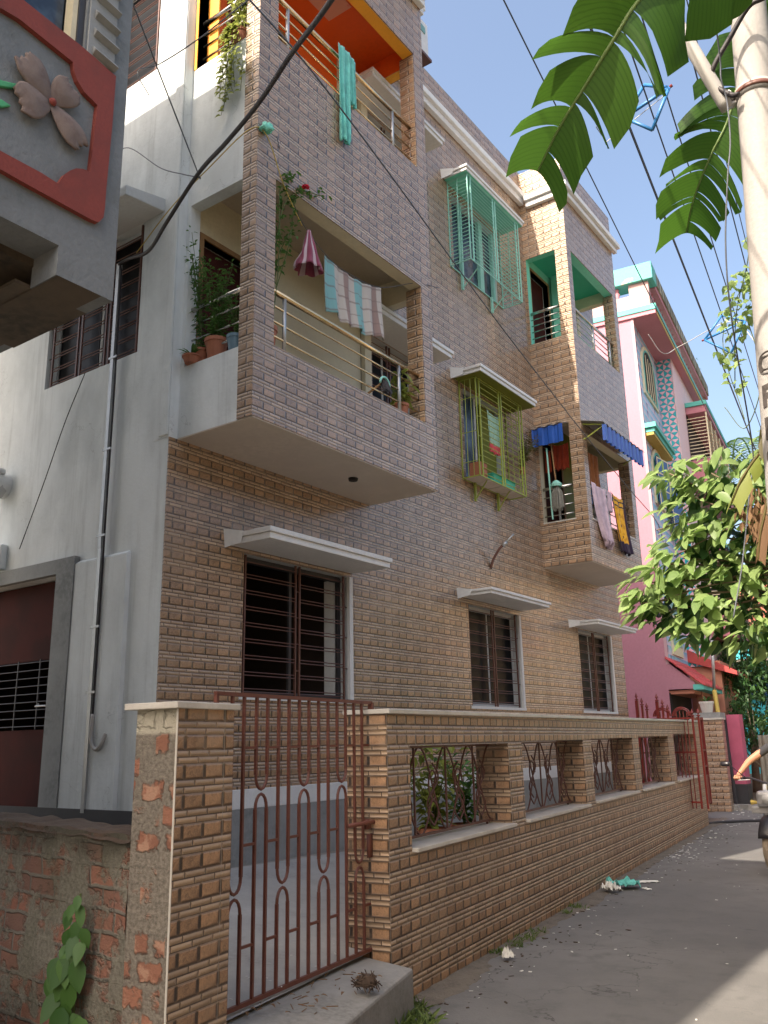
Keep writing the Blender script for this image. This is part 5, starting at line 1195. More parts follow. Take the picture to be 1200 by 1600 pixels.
    # creeper on the upper balcony, left side
    pot('trailing yellow green money plant spilling over the upper balcony side', 'potted plant', (-4.98, 4.80, 7.98), .1, .15, 'terracotta', lambda t, h: (bushy(.35, .12, 60, .07, 'leaf_yellow', seed=8)(t, h)))
    tv = thing('trailing_creeper', 'sunlit creeper strands hanging down the white side of the upper balcony', 'plant', (-4.95, 4.72, 8.0)); lf = MB(); m = MB(); rnd = random.Random(12)
    for k in range(14):
        x = rnd.uniform(-.12, .10); L = rnd.uniform(.3, .85); pts = curve_pts([(x, .0, .1), (x, -.05, .05), (x + rnd.uniform(-.08, .08), -.04, -L * .5), (x + rnd.uniform(-.1, .1), -.03, -L)], 6); m.tube(pts, .003, 4)
        for q in pts[2:]: add_leaf(lf, q, (rnd.uniform(-1, 1), rnd.uniform(-1, -.1), rnd.uniform(-.8, .2)), (0, -1, .4), .06, .045, n=3)
    for k in range(60): add_leaf(lf, (rnd.uniform(-.15, .14), rnd.uniform(-.06, .06), rnd.uniform(.1, .75)), rv(), rv(), .06, .045, n=3)
    m.build('stems', 'stem', tv); lf.build('leaves', 'leaf_yellow', tv)
    # inside the lime cage
    t = thing('planter_box', 'square terracotta planter in the corner of the lime window cage', 'planter', (-5.36, 9.78, 4.967)); MB().box(-.09, .08, -.1, .1, 0, .19).build('box', 'terracotta', t, bevel=.01); MB().box(-.08, .07, -.09, .09, .19, .195).build('soil', 'soil', t)
    t = thing('storage_tub', 'long green plastic tub on the shelf of the lime window cage', 'tub', (-5.40, 10.42, 4.967)); MB().hexa([(-.08, -.3, 0), (.08, -.3, 0), (.08, .3, 0), (-.08, .3, 0)], [(-.10, -.32, .12), (.10, -.32, .12), (.10, .32, .12), (-.10, .32, .12)]).build('tub_body', 'deep_green', t, bevel=.008); MB().box(-.11, .11, -.33, .33, .12, .135).build('rim', 'deep_green', t, bevel=.004)
    pot('dry wispy plant outside the right end of the lime window cage', 'potted plant', (-5.38, 11.15, 5.35), .05, .1, 'terracotta', lambda t, h: bushy(.55, .16, 420, .05, 'leaf_dead', stems=14, seed=31, lean=(.1, .22))(t, h))
    pot('broad leaved croton in a pot seen through the first wall grille', 'potted plant', (-4.62, 7.2, .5), .16, .28, 'terracotta', bushy(.72, .3, 180, .17, 'leaf_yellow', stems=9, seed=14))
    pot('dark green shrub in a pot behind the first wall grille', 'potted plant', (-4.75, 8.0, .5), .15, .25, 'terracotta', bushy(.70, .28, 220, .12, 'leaf_pot', stems=9, seed=15))
    def far_pot(t, h): spiky(16, .3)(t, h)
    p = WA + WD * 15.55 + WN * .30; pot('white flower pot with spiky leaves on top of the far tiled pier', 'potted plant', (p.x, p.y, 2.06), .16, .24, 'white_pot', far_pot)
household()

# ------------------------------------------------------------------ vegetation
def banana():
    t = thing('banana_plant', 'banana plant whose torn green leaves hang into the top right sky', 'banana plant', (.55, 4.6, 0))
    O = Vector((.55, 4.6, 0))
    MB().tube([(0, 0, 0), (.02, 0, 1.5), (-.02, 0, 3.2), (-.06, 0, 4.3)], [.13, .115, .09, .06], 16).build('trunk', 'bark', t, smooth=True)
    rnd = random.Random(21)
    def leaf(name, mid, half, updir, mat='leaf_banana', nr=13, gap=.12, lead=None, tipn=.35, droop=.10, sidescale=(1, 1)):
        pts = curve_pts([Vector(p) - O for p in mid], 14); n = len(pts)
        Ls = [0]
        for i in range(1, n): Ls.append(Ls[-1] + (pts[i] - pts[i - 1]).length)
        tot = Ls[-1]
        def at(s):
            s = max(0, min(tot, s))
            for i in range(1, n):
                if Ls[i] >= s: f = (s - Ls[i - 1]) / max(1e-6, Ls[i] - Ls[i - 1]); return pts[i - 1].lerp(pts[i], f), (pts[i] - pts[i - 1]).normalized()
            return pts[-1], (pts[-1] - pts[-2]).normalized()
        lm = MB(); up = Vector(updir).normalized()
        for sd in (1, -1):
            s = 0.0
            while s < tot * .985:
                w = tot / nr * rnd.choice((.35, .6, 1.0, 1.5, 2.0)); e = min(tot, s + w); g = rnd.choice((.004, .012, .022, .035)) if rnd.random() > .15 else .06
                # one ribbon between s and e, swept towards the tip
                q0 = (s + e) / 2 / tot; prof = 1.0 if q0 < .8 else 1.0 - .45 * (q0 - .8) / .2
                hw = half * prof * rnd.uniform(.88, 1.08) * sidescale[0 if sd > 0 else 1]; sweep = .50 + rnd.uniform(-.10, .10)
                drp = droop * rnd.uniform(.6, 1.7); twist = rnd.uniform(-.12, .12); vs = []; uv = []; K = 7; Jn = 2
                for k in range(K + 1):
                    q = k / K; cut = 1
                    for j in range(Jn + 1):
                        ss = s + (e - s - g * q) * (j / Jn); p, d = at(ss); side = d.cross(up).normalized() * sd; nn = side.cross(d).normalized() * sd
                        edge = hw * (1 - .05 * abs(j - 1) * q + .05 * q * math.sin(j * 2.1 + s * 40))
                        v = p + side * edge * q * cut + d * sweep * hw * q ** 1.4 + nn * (.10 * hw * math.sin(q * 2.2)) - Vector((0, 0, 1)) * drp * half * q * q * 2 + nn * twist * hw * q * (j / Jn - .5)
                        vs.append(v); uv.append((ss, q))
                fs = [(k * (Jn + 1) + j, k * (Jn + 1) + j + 1, (k + 1) * (Jn + 1) + j + 1, (k + 1) * (Jn + 1) + j) for k in range(K) for j in range(Jn)]
                lm.add(vs, fs, uv); s = e
        lf = lm.build('leaf', mat, t, smooth=True)
        MB().tube(pts, [.013 - .009 * i / n for i in range(n)], 8).build('midrib', 'leaf_bush' if mat == 'leaf_banana' else 'leaf_dead', lf, smooth=True)
        return lf
    viewup = Vector((.05, -.45, .9))
    leaf('leaf', [(.3, 4.5, 4.6), (-.15, 3.6, 4.95), (-.576, 3.10, 4.68), (-.777, 2.99, 4.48), (-.891, 2.957, 4.322), (-1.048, 2.975, 4.169), (-1.179, 3.012, 4.069), (-1.33, 3.098, 3.97)], .255, (.38, -.72, -.60), nr=20)
    leaf('leaf', [(.4, 4.8, 4.5), (.0, 5.0, 5.6), (-0.540, 4.980, 5.714), (-0.737, 4.951, 5.486), (-0.864, 4.973, 5.220), (-0.991, 4.997, 5.048), (-1.154, 5.142, 4.891), (-1.271, 5.327, 4.784)], .29, (.30, -.75, -.55), nr=28)
    leaf('leaf', [(.5, 4.6, 4.7), (.1, 4.5, 5.5), (-.30, 4.9, 5.95), (-.50, 5.0, 5.75), (-.62, 5.1, 5.5), (-.66, 5.2, 5.3)], .2, (.25, -.78, -.5), nr=18)
    leaf('leaf', [(.6, 4.5, 4.6), (.8, 3.7, 5.2), (1.0, 3.0, 5.0), (1.2, 2.5, 4.5)], .26, (.3, .5, .8), nr=12)
    leaf('leaf', [(.6, 4.6, 4.6), (1.0, 5.2, 5.4), (1.4, 5.8, 5.2), (1.7, 6.2, 4.6)], .26, (.3, .5, .8), nr=12)
    # withered leaves drooping behind the pole
    for mid, half, mt in (([(.3, 4.6, 4.2), (-.35, 4.7, 3.9), (-.72, 4.75, 3.6), (-.80, 4.75, 3.25), (-.84, 4.75, 2.95)], .07, 'leaf_dead'),
                          ([(.3, 4.6, 4.1), (-.4, 4.75, 3.6), (-.78, 4.7, 3.25), (-.84, 4.6, 3.02), (-.80, 4.6, 2.84)], .045, 'leaf_dead'),
                          ([(.2, 4.6, 3.8), (-.4, 4.8, 3.4), (-.82, 4.7, 3.05), (-.96, 4.6, 2.86), (-1.04, 4.6, 2.72)], .045, 'leaf_yellow'),
                          ([(.2, 4.7, 3.5), (-.4, 4.8, 3.2), (-.80, 4.75, 2.9), (-.92, 4.7, 2.62), (-.97, 4.7, 2.42)], .045, 'leaf_dry'),
                          ([(.2, 4.7, 3.4), (-.3, 4.85, 3.2), (-.68, 4.8, 2.9), (-.82, 4.8, 2.55), (-.84, 4.8, 2.25)], .16, 'leaf_dark'),
                          ([(.3, 4.7, 3.6), (-.2, 4.9, 3.3), (-.52, 4.9, 2.95), (-.62, 4.9, 2.6)], .18, 'leaf_dark')):
        leaf('leaf', mid, half, (.25, -.95, .1), mt, nr=10, droop=.6)
banana()

def bush():
    t = thing('broadleaf_tree', 'broad leaved young tree overhanging the lane at right in sunlight', 'tree', (-.15, 6.6, 0)); O = Vector((-.15, 6.6, 0))
    MB().tube(curve_pts([(0, 0, 0), (-.03, .02, 1.2), (-.15, 0, 2.0), (-.35, -.1, 2.8), (-.6, -.2, 3.5)]), [.06 - .0012 * i for i in range(33)], 10).build('trunk', 'bark', t, smooth=True)
    rnd = random.Random(5); lm = MB(); br = MB(); dl = MB()
    blobs = [(-1.96, 5.95, 2.60, .17), (-1.86, 6.0, 2.40, .20), (-2.02, 5.95, 2.46, .13), (-1.72, 6.05, 2.36, .22), (-1.72, 6.0, 2.75, .24), (-1.55, 6.05, 2.60, .30), (-1.43, 6.15, 2.36, .27), (-1.28, 6.2, 2.25, .28), (-1.58, 5.95, 3.15, .25), (-1.40, 6.05, 3.05, .30), (-1.23, 6.1, 2.88, .32), (-1.68, 6.0, 2.95, .15),
             (-1.72, 5.9, 3.34, .13), (-1.25, 6.15, 2.55, .32), (-1.45, 5.95, 3.30, .22), (-1.22, 6.0, 3.22, .25), (-1.07, 6.05, 3.35, .22), (-1.44, 6.1, 2.82, .32), (-1.0, 6.2, 2.7, .4), (-.7, 6.3, 3.1, .45), (-.6, 6.4, 2.4, .4), (-.4, 6.5, 3.6, .5), (-1.85, 5.95, 2.72, .12)]
    for (x, y, z, r) in blobs:
        c = Vector((x, y, z)) - O; n = int(28 + 250 * r)
        br.tube(curve_pts([Vector((-.3, -.1, 2.2 + (z - 2.5) * .5)), c.lerp(Vector((-.3, -.1, 2.4)), .5) + Vector((0, 0, .06)), c], 5), [.014 - .0009 * i for i in range(11)], 6)
        for k in range(int(n * .52)):
            p = ball(c, r, .9); out = (p - c).normalized(); d = Vector((out.x + rnd.uniform(-.7, .7) - .3, out.y * .6 + rnd.uniform(-.7, .7) - .2, -.45 + rnd.uniform(-.6, .5)))
            L = rnd.choice((rnd.uniform(.05, .09), rnd.uniform(.10, .17))); add_leaf(lm, p, d, (rnd.uniform(-.8, .2), rnd.uniform(-1.0, .1), rnd.uniform(.3, 1)), L, L * rnd.uniform(.5, .62), fold=.14, droop=.18, n=5)
    for k in range(70):
        p = ball(Vector((-1.18, 5.8, 2.95)) - O, .11, 1.6); add_leaf(dl, p, (rnd.uniform(-.6, .6), rnd.uniform(-.6, .6), -1), rv(), .06, .03, n=3)
    for c in ((-1.02, 5.9, 2.62), (-.98, 5.9, 2.95)):
        dl.build('dry_flowers', 'leaf_dry', t); dl = MB()
        for k in range(24): add_leaf(dl, ball(Vector(c) - O, .07, 1.5), (rnd.uniform(-.6, .6), rnd.uniform(-.6, .6), -1), rv(), .05, .025, n=3)
    for a, b_ in (((-1.85, 5.9, 2.95), (-1.0, 6.1, 3.05)), ((-1.75, 5.9, 2.75), (-1.0, 6.1, 3.0)), ((-1.9, 5.9, 2.45), (-1.2, 6.1, 2.55)), ((-1.3, 5.9, 3.0), (-.9, 6.0, 2.7))): br.tube(curve_pts([Vector(a) - O, (Vector(a) + Vector(b_)) / 2 - O + Vector((0, 0, .04)), Vector(b_) - O]), .005, 5)
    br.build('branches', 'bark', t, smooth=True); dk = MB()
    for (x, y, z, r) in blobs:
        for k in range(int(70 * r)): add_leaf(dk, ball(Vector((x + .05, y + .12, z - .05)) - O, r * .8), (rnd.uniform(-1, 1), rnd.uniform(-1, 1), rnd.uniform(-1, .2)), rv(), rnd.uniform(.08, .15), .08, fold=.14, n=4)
    dk.build('inner_shade_leaves', 'leaf_dark', t, smooth=True)  # dark leaf colour put in to paint the shade inside the crown
    lm.build('crown', 'leaf_bush', t, smooth=True); dl.build('dry_flowers', 'leaf_dry', t)
bush()

def vine():
    t = thing('hanging_vine', 'wiry vine with bright small leaves dangling from the wires left of the pole', 'vine', (-.9, 5.0, 3.8)); O = Vector((-.9, 5.0, 3.8)); lm = MB(); m = MB(); rnd = random.Random(17)
    for c, sp, n in (((-.87, 4.85, 4.0), .13, 70), ((-.95, 4.9, 3.86), .10, 36), ((-1.02, 4.95, 3.68), .09, 22), ((-1.0, 5.0, 3.52), .07, 8), ((-.80, 4.8, 4.3), .05, 9), ((-.70, 4.75, 4.55), .06, 14)):
        for k in range(n): add_leaf(lm, ball(Vector(c) - O, sp, 1.2), rv(), (rnd.uniform(-.5, .2), rnd.uniform(-1, 0), .6), rnd.uniform(.035, .065), .045, n=3)
    for c in ([(-.72, 4.7, 4.6), (-.82, 4.8, 4.2), (-.95, 4.9, 3.9), (-1.03, 5.0, 3.5)], [(-.85, 4.85, 4.1), (-1.05, 4.95, 3.8), (-1.0, 5.0, 3.3)], [(-.9, 4.9, 3.9), (-.86, 4.9, 3.5), (-1.0, 5, 3.25), (-1.1, 5, 3.4)]): m.tube(curve_pts([Vector(q) - O for q in c]), .003, 4)
    m.build('stems', 'stem', t); lm.build('leaves', 'leaf_bush', t)
vine()

def tree(name, label, loc, H, crowns, trunk_r, mat='leaf_far', leafL=.16, dens=420, seed=1, cat='tree', group=None):
    rnd = random.Random(seed); t = thing(name, label, cat, loc, group=group)
    top = Vector(crowns[0][:3]); MB().tube(curve_pts([(0, 0, -.1), (.06, .03, H * .35), tuple(top * .7)]), [trunk_r * (1 - .04 * i) for i in range(17)], 9).build('trunk', 'bark', t, smooth=True)
    br = MB(); lm = MB()
    for (x, y, z, r) in crowns:
        c = Vector((x, y, z)); br.tube(curve_pts([(.03, 0, H * .3), tuple(c * .6 + Vector((0, 0, .1))), tuple(c)], 5), [trunk_r * .45 * (1 - .08 * i) for i in range(11)], 6)
        for cl in range(int(5 + r * 12)):
            cc = ball(c, r, .85); cr = r * rnd.uniform(.22, .42)
            for k in range(int(dens * r * .12)):
                p = ball(cc, cr); add_leaf(lm, p, rv() + Vector((0, 0, -.3)), (rnd.uniform(-.6, .6), rnd.uniform(-.8, .4), 1), leafL * rnd.uniform(.6, 1.2), leafL * .42, n=2)
    br.build('branches', 'bark', t); lm.build('crown', mat, t); return t
far_side()
def background():
    g = 'shrubs and trees beyond the corrugated fence'
    tree('shrub', 'dense dark shrub just left behind the corrugated fence', (-5.6, 24.2, 0), 2.6, [(0, 0, 2.2, .8), (-.5, .3, 1.7, .7), (.5, 0, 1.6, .8), (-.2, .2, 2.9, .6)], .06, 'leaf_dark', .14, 520, 3, 'shrub', g)
    tree('shrub', 'rounded mid green shrub rising above the middle of the corrugated fence', (-4.4, 24.6, 0), 2.6, [(0, 0, 2.2, .9), (.7, 0, 1.9, .8), (-.5, 0, 1.8, .7), (.2, 0, 2.8, .5)], .06, 'leaf_far', .17, 480, 4, 'shrub', g)
    tree('shrub', 'sunlit yellow green shrub above the right end of the fence', (-3.6, 25.5, 0), 2.4, [(0, 0, 2.0, .9), (.9, 0, 2.2, .9), (-.6, .3, 1.6, .7)], .06, 'leaf_yellow', .2, 380, 5, 'shrub', g)
    tree('slender_tree', 'slender tree with bare forked trunk before the cyan house', (-5.5, 29, 0), 6, [(0, 0, 6.2, 1.3), (1.3, 0, 5.9, 1.0), (-1.0, .3, 5.6, .9), (.4, 0, 5.0, .6), (2.4, .2, 5.5, 1.1)], .16, 'leaf_dark', .26, 170, 6, group=g)
    tree('garden_tree', 'dark leafy tree close beside the pink house annexe', (-6.4, 27, 0), 5, [(0, 0, 3.4, 1.1), (.6, 0, 2.6, .9), (-.8, 0, 3.0, 1.0), (.2, 0, 4.3, .7)], .12, 'leaf_dark', .2, 420, 8, group=g)
    tree('roof_shrub', 'small green shrub growing on the roof of the pink house', (-7.6, 28.6, 13.2), .6, [(.05, 0, .7, .5), (.35, .3, .4, .4)], .02, 'leaf_far', .12, 500, 9, 'shrub')
    # palm behind
    p = thing('coconut_palm', 'pale coconut palm fronds above the lane end behind the pink house', 'palm', (-6.6, 34, 0)); rnd = random.Random(2)
    MB().tube([(0, 0, 0), (.2, 0, 6), (0, 0, 11.2)], [.22, .17, .13], 10).build('trunk', 'bark', p, smooth=True); 
    for k in range(14):
        a = k * 2 * math.pi / 14 + .2; L = 3.6; fr = MB(); pts = curve_pts([(0, 0, 11.2), (L * .35 * math.cos(a), L * .35 * math.sin(a), 12.1), (L * .75 * math.cos(a), L * .75 * math.sin(a), 11.8), (L * math.cos(a), L * math.sin(a), 10.6)], 12)
        fr.tube(pts, .03, 5)
        for i in range(2, len(pts) - 1):
            d = (pts[i + 1] - pts[i]).normalized(); s = d.cross(Vector((0, 0, 1))).normalized()
            for sg in (1, -1): add_leaf(fr, pts[i], s * sg + d * .5, (0, 0, 1), .85, .07, droop=.45, n=3)
        fr.build('frond', 'leaf_far', p)
    # small climber with fleshy leaves at the foot of the old wall
    t = thing('wall_weed', 'fleshy green weed climbing the foot of the old brick wall', 'weed', (-3.70, 2.70, .1)); lm = MB(); m = MB(); rnd = random.Random(30)
    for k, (x, y, z, L) in enumerate([(0, 0, .78, .06), (.03, 0, .74, .07), (-.02, 0, .72, .06), (.04, 0, .68, .08), (.0, 0, .66, .08), (.055, 0, .62, .09), (-.02, -.01, .60, .09), (.01, -.02, .56, .12), (.05, -.02, .53, .12), (-.06, 0, .52, .09), (.0, -.02, .48, .12), (.04, -.02, .44, .12), (-.10, -.01, .46, .10), (-.04, 0, .40, .12), (.03, -.02, .36, .13), (.07, 0, .30, .12), (-.06, 0, .30, .12), (-.02, -.03, .26, .13), (.04, -.03, .22, .13), (-.09, 0, .2, .12), (.08, 0, .16, .12), (0, -.03, .12, .13), (-.05, -.02, .1, .12)]):
        for _ in range(2): add_leaf(lm, (x + rnd.uniform(-.03, .03), y - .01 + rnd.uniform(-.03, 0), z + rnd.uniform(-.02, .02)), (rnd.uniform(-.5, .5), rnd.uniform(-.6, .3), -.8 + rnd.uniform(-.2, .3)), (.75 + rnd.uniform(-.4, .4), -.6 + rnd.uniform(-.3, .3), .45), L * .95, L * .66, fold=.08, n=5)
    m.tube(curve_pts([(0, .02, -.1), (.02, 0, .3), (-.01, .0, .55), (.0, .01, .8)]), .006, 6); m.build('stem', 'stem', t); lm.build('leaves', 'leaf_pot', t, smooth=True)
    MB().box(-.0, .035, -.03, -.02, .36, .385).build('yellow_leaf', 'ochre', t)
    # weeds and grass at wall foot
    def tuft(name, label, spots, h, n, seed):
        rnd = random.Random(seed); m = MB()
        for (x, y, z, r) in spots:
            for k in range(n):
                a = rnd.uniform(0, 6.28); rr = r * math.sqrt(rnd.random()); add_leaf(m, (x + rr * math.cos(a), y + rr * math.sin(a), z - .01), (rnd.uniform(-1, 1), rnd.uniform(-1, 1), rnd.uniform(.4, 1.8)), rv(), h * rnd.uniform(.5, 1.2), h * .13, droop=.3, n=3)
        return tag(m.build(name, 'grass_mat'), kind='stuff')
    def wp(s, o, z=0.004): p = WA + WD * s + WN * o; return (p.x, p.y, z)
    tuft('weeds', '', [(*wp(-.28, -.20), .13), (*wp(-.12, -.24), .12), (*wp(-.45, -.28), .10), (*wp(.05, -.10), .08)], .13, 90, 1)
    tuft('wall_foot_grass', '', [(*wp(1.9, -.07), .10), (*wp(2.15, -.08), .12), (*wp(2.4, -.06), .10), (*wp(3.3, -.06), .07), (*wp(3.6, -.08), .10), (*wp(1.6, -.05), .06)], .08, 60, 2)
    tuft('fence_foot_weeds', '', [(-5.2, 21.9, 0.01, .5), (-4.6, 21.9, .01, .5), (-4.0, 22.0, .01, .4), (-5.0, 21.3, .01, .4)], .22, 110, 3)
    tuft('near_left_grass', '', [(-3.55, 2.45, .1, .3), (-3.9, 2.5, .1, .25)], .12, 60, 4)
background()
# ------------------------------------------------------------------ litter
def litter():
    def wp(s, o, z=0.006): p = WA + WD * s + WN * o; return (p.x, p.y, z)
    rnd = random.Random(40)
    def crumple(name, label, mat, loc, sx, sy, sz, seed, grp=None):
        r2 = random.Random(seed)
        def f(u, v):
            return ((u - .5) * sx + .15 * sx * mnoise.noise(Vector((u * 4, v * 4, seed))), (v - .5) * sy + .15 * sy * mnoise.noise(Vector((u * 4, v * 4, seed + 9))), sz * (.35 + abs(mnoise.noise(Vector((u * 5, v * 5, seed + 3)))) * 1.5))
        return tag(MB().grid(12, 12, f).build(name, mat, None, loc, r2.uniform(0, 3), solid=.002), label, 'litter', grp)
    crumple('plastic_bag', 'crumpled green plastic bag on the asphalt by the wall', 'teal_cloth', wp(4.85, -.22), .34, .22, .09, 1)
    crumple('plastic_bag', 'crumpled white bag touching the green bag on the asphalt', 'paper', wp(4.55, -.16), .16, .14, .09, 2)
    crumple('paper_scrap', 'flat white paper sheet just beyond the green bag', 'paper', wp(5.35, -.34), .30, .12, .012, 3)
    crumple('paper_scrap', 'small white paper cup scrap near the wall foot', 'paper', wp(1.42, -.2), .08, .05, .06, 4)
    crumple('paper_scrap', 'thin white strip lying right of the green bag', 'paper', wp(4.9, -.45), .12, .05, .01, 6)
    crumple('plastic_wrapper', 'crushed bright blue wrapper at the corner of the tiled wall', 'blue_plastic', wp(-.02, -.12), .10, .06, .04, 5)
    h = MB(); c = Vector(wp(-.62, -.18, .30)); 
    for k in range(130):
        a = rnd.uniform(0, 6.28); b = rnd.uniform(-.3, 1.2); p = Vector((math.cos(a) * math.cos(b) * .055, math.sin(a) * math.cos(b) * .055, abs(math.sin(b)) * .05 + .0)); h.tube([p, p + rv(.03)], .003, 4)
    h.lathe(0, 0, [(.05, 0), (.055, .02), (.035, .05), (0, .052)], 10)
    tag(h.build('coconut_husk', 'coir', None, c), 'shredded brown coconut husk on the concrete gate step', 'husk')
    d = MB(); rnd = random.Random(41)
    def bit(p, s):
        a = rnd.uniform(0, 3.14); l, w = s * rnd.uniform(.5, 1.5), s * rnd.uniform(.3, .8); c, sn = math.cos(a), math.sin(a); t = s * rnd.uniform(.1, .5)
        x, y, z = p; q = [(x + c * i * l - sn * j * w, y + sn * i * l + c * j * w, z) for i, j in ((-1, -1), (1, -1), (1, 1), (-1, 1))]
        d.hexa(q, [(a_, b_, z + t * rnd.uniform(.3, 1)) for a_, b_, _ in q])
    d.use('paper')
    for k in range(70): bit(wp(7.5 + abs(rnd.gauss(0, 1.8)), -.10 - abs(rnd.gauss(0, .2)), .006), rnd.uniform(.008, .02))
    for k in range(110): bit(wp(rnd.uniform(0, 11), -.05 - abs(rnd.gauss(0, .25)), .006), rnd.uniform(.005, .015))
    for k in range(50): bit(wp(rnd.uniform(12, 16), rnd.uniform(-1, -.0), .01), rnd.uniform(.01, .03))
    d.use('coir')
    for k in range(260): bit(wp(rnd.uniform(-.5, 12), -.03 - abs(rnd.gauss(0, .3)), .006), rnd.uniform(.005, .018))
    d.use('paper')
    for k in range(60): bit(wp(rnd.uniform(-1.5, .3), rnd.uniform(.1, 1.6), .34 + .0), rnd.uniform(.004, .012))
    for k in range(60): bit(wp(rnd.uniform(0, 8), -rnd.uniform(.3, 2.6), .006), rnd.uniform(.004, .010))
    tag(d.build('small_litter', None), kind='stuff')
    # twigs and dry leaves on the step
    m = MB(); 
    for k in range(26): p = Vector(wp(rnd.uniform(-1.2, -.4), rnd.uniform(-.2, .12), .30)); m.tube([p, p + Vector((rnd.uniform(-.06, .06), rnd.uniform(-.06, .06), rnd.uniform(0, .012)))], .0025, 4)
    for k in range(22): add_leaf(m, wp(rnd.uniform(-1.3, -.4), rnd.uniform(-.2, .2), .305), (rnd.uniform(-1, 1), rnd.uniform(-1, 1), .05), (0, 0, 1), .04, .018, n=3)
    tag(m.build('twigs_and_leaves', 'leaf_dry'), kind='stuff')
    # low stone at the very lower left
    s = MB().box(-.3, .3, -.2, .2, 0, .42); tag(s.build('stone_block', 'concrete', None, (-4.35, 2.35, 0), .4, bevel=.05), 'rough stone block at the lower left below the old wall', 'stone')
    # dark rubber hose across the lane
    line('rubber_hose', 'black hose lying across the lane before the far gate', [wp(12.25, .1, .02), wp(12.7, -.2, .02), wp(13.2, -.9, .02), wp(13.2, -2.2, .02), wp(13.0, -4, .02)], .03, 'black_rubber', cat='hose')
    # stone edging and fence foot heap
    MBb = MB(); 
    for k in range(30):
        a = rnd.uniform(-5.4, -4.4); b = rnd.uniform(20.0, 21.6); s_ = rnd.uniform(.05, .14); MBb.hexa([(a - s_, b - s_, 0), (a + s_, b - s_, 0), (a + s_, b + s_, 0), (a - s_, b + s_, 0)], [(a - s_ * .6, b - s_ * .7, s_), (a + s_ * .7, b - s_ * .6, s_ * .8), (a + s_ * .6, b + s_ * .6, s_), (a - s_ * .7, b + s_ * .6, s_ * .9)])
    tag(MBb.build('rubble', 'concrete'), kind='stuff')
litter()

# ------------------------------------------------------------------ motorcycle and rider (at the right edge, coming towards the camera)
def skin_mesh(name, verts, edges, root, mats_fn, parent=None, loc=(0, 0, 0), rotz=0, sub=2):
    me = bpy.data.meshes.new(name); me.from_pydata([v[0] for v in verts], edges, []); o = bpy.data.objects.new(name, me); C.objects.link(o)
    sk = o.modifiers.new('skin', 'SKIN'); sk.use_smooth_shade = True
    for i, v in enumerate(verts):
        r = v[1]; me.skin_vertices[0].data[i].radius = (r, r) if not isinstance(r, tuple) else r; me.skin_vertices[0].data[i].use_root = (i == root)
    ss = o.modifiers.new('sub', 'SUBSURF'); ss.levels = ss.render_levels = sub
    bpy.context.view_layer.update(); nm = bpy.data.meshes.new_from_object(o.evaluated_get(bpy.context.evaluated_depsgraph_get()))
    bpy.data.objects.remove(o); o = bpy.data.objects.new(name, nm); C.objects.link(o)
    names = sorted(set(mats_fn(Vector((0, 0, z * .1))) for z in range(0, 20)) | {'skin'}); nm.materials.clear()
    order = ['skin', 'dark_shirt', 'vest_yellow', 'jeans', 'black_rubber']
    for m in order: nm.materials.append(M[m])
    for p in nm.polygons: p.material_index = order.index(mats_fn(p.center)); p.use_smooth = True
    o.location = loc; o.rotation_euler.z = rotz
    if parent: o.parent = parent
    return o
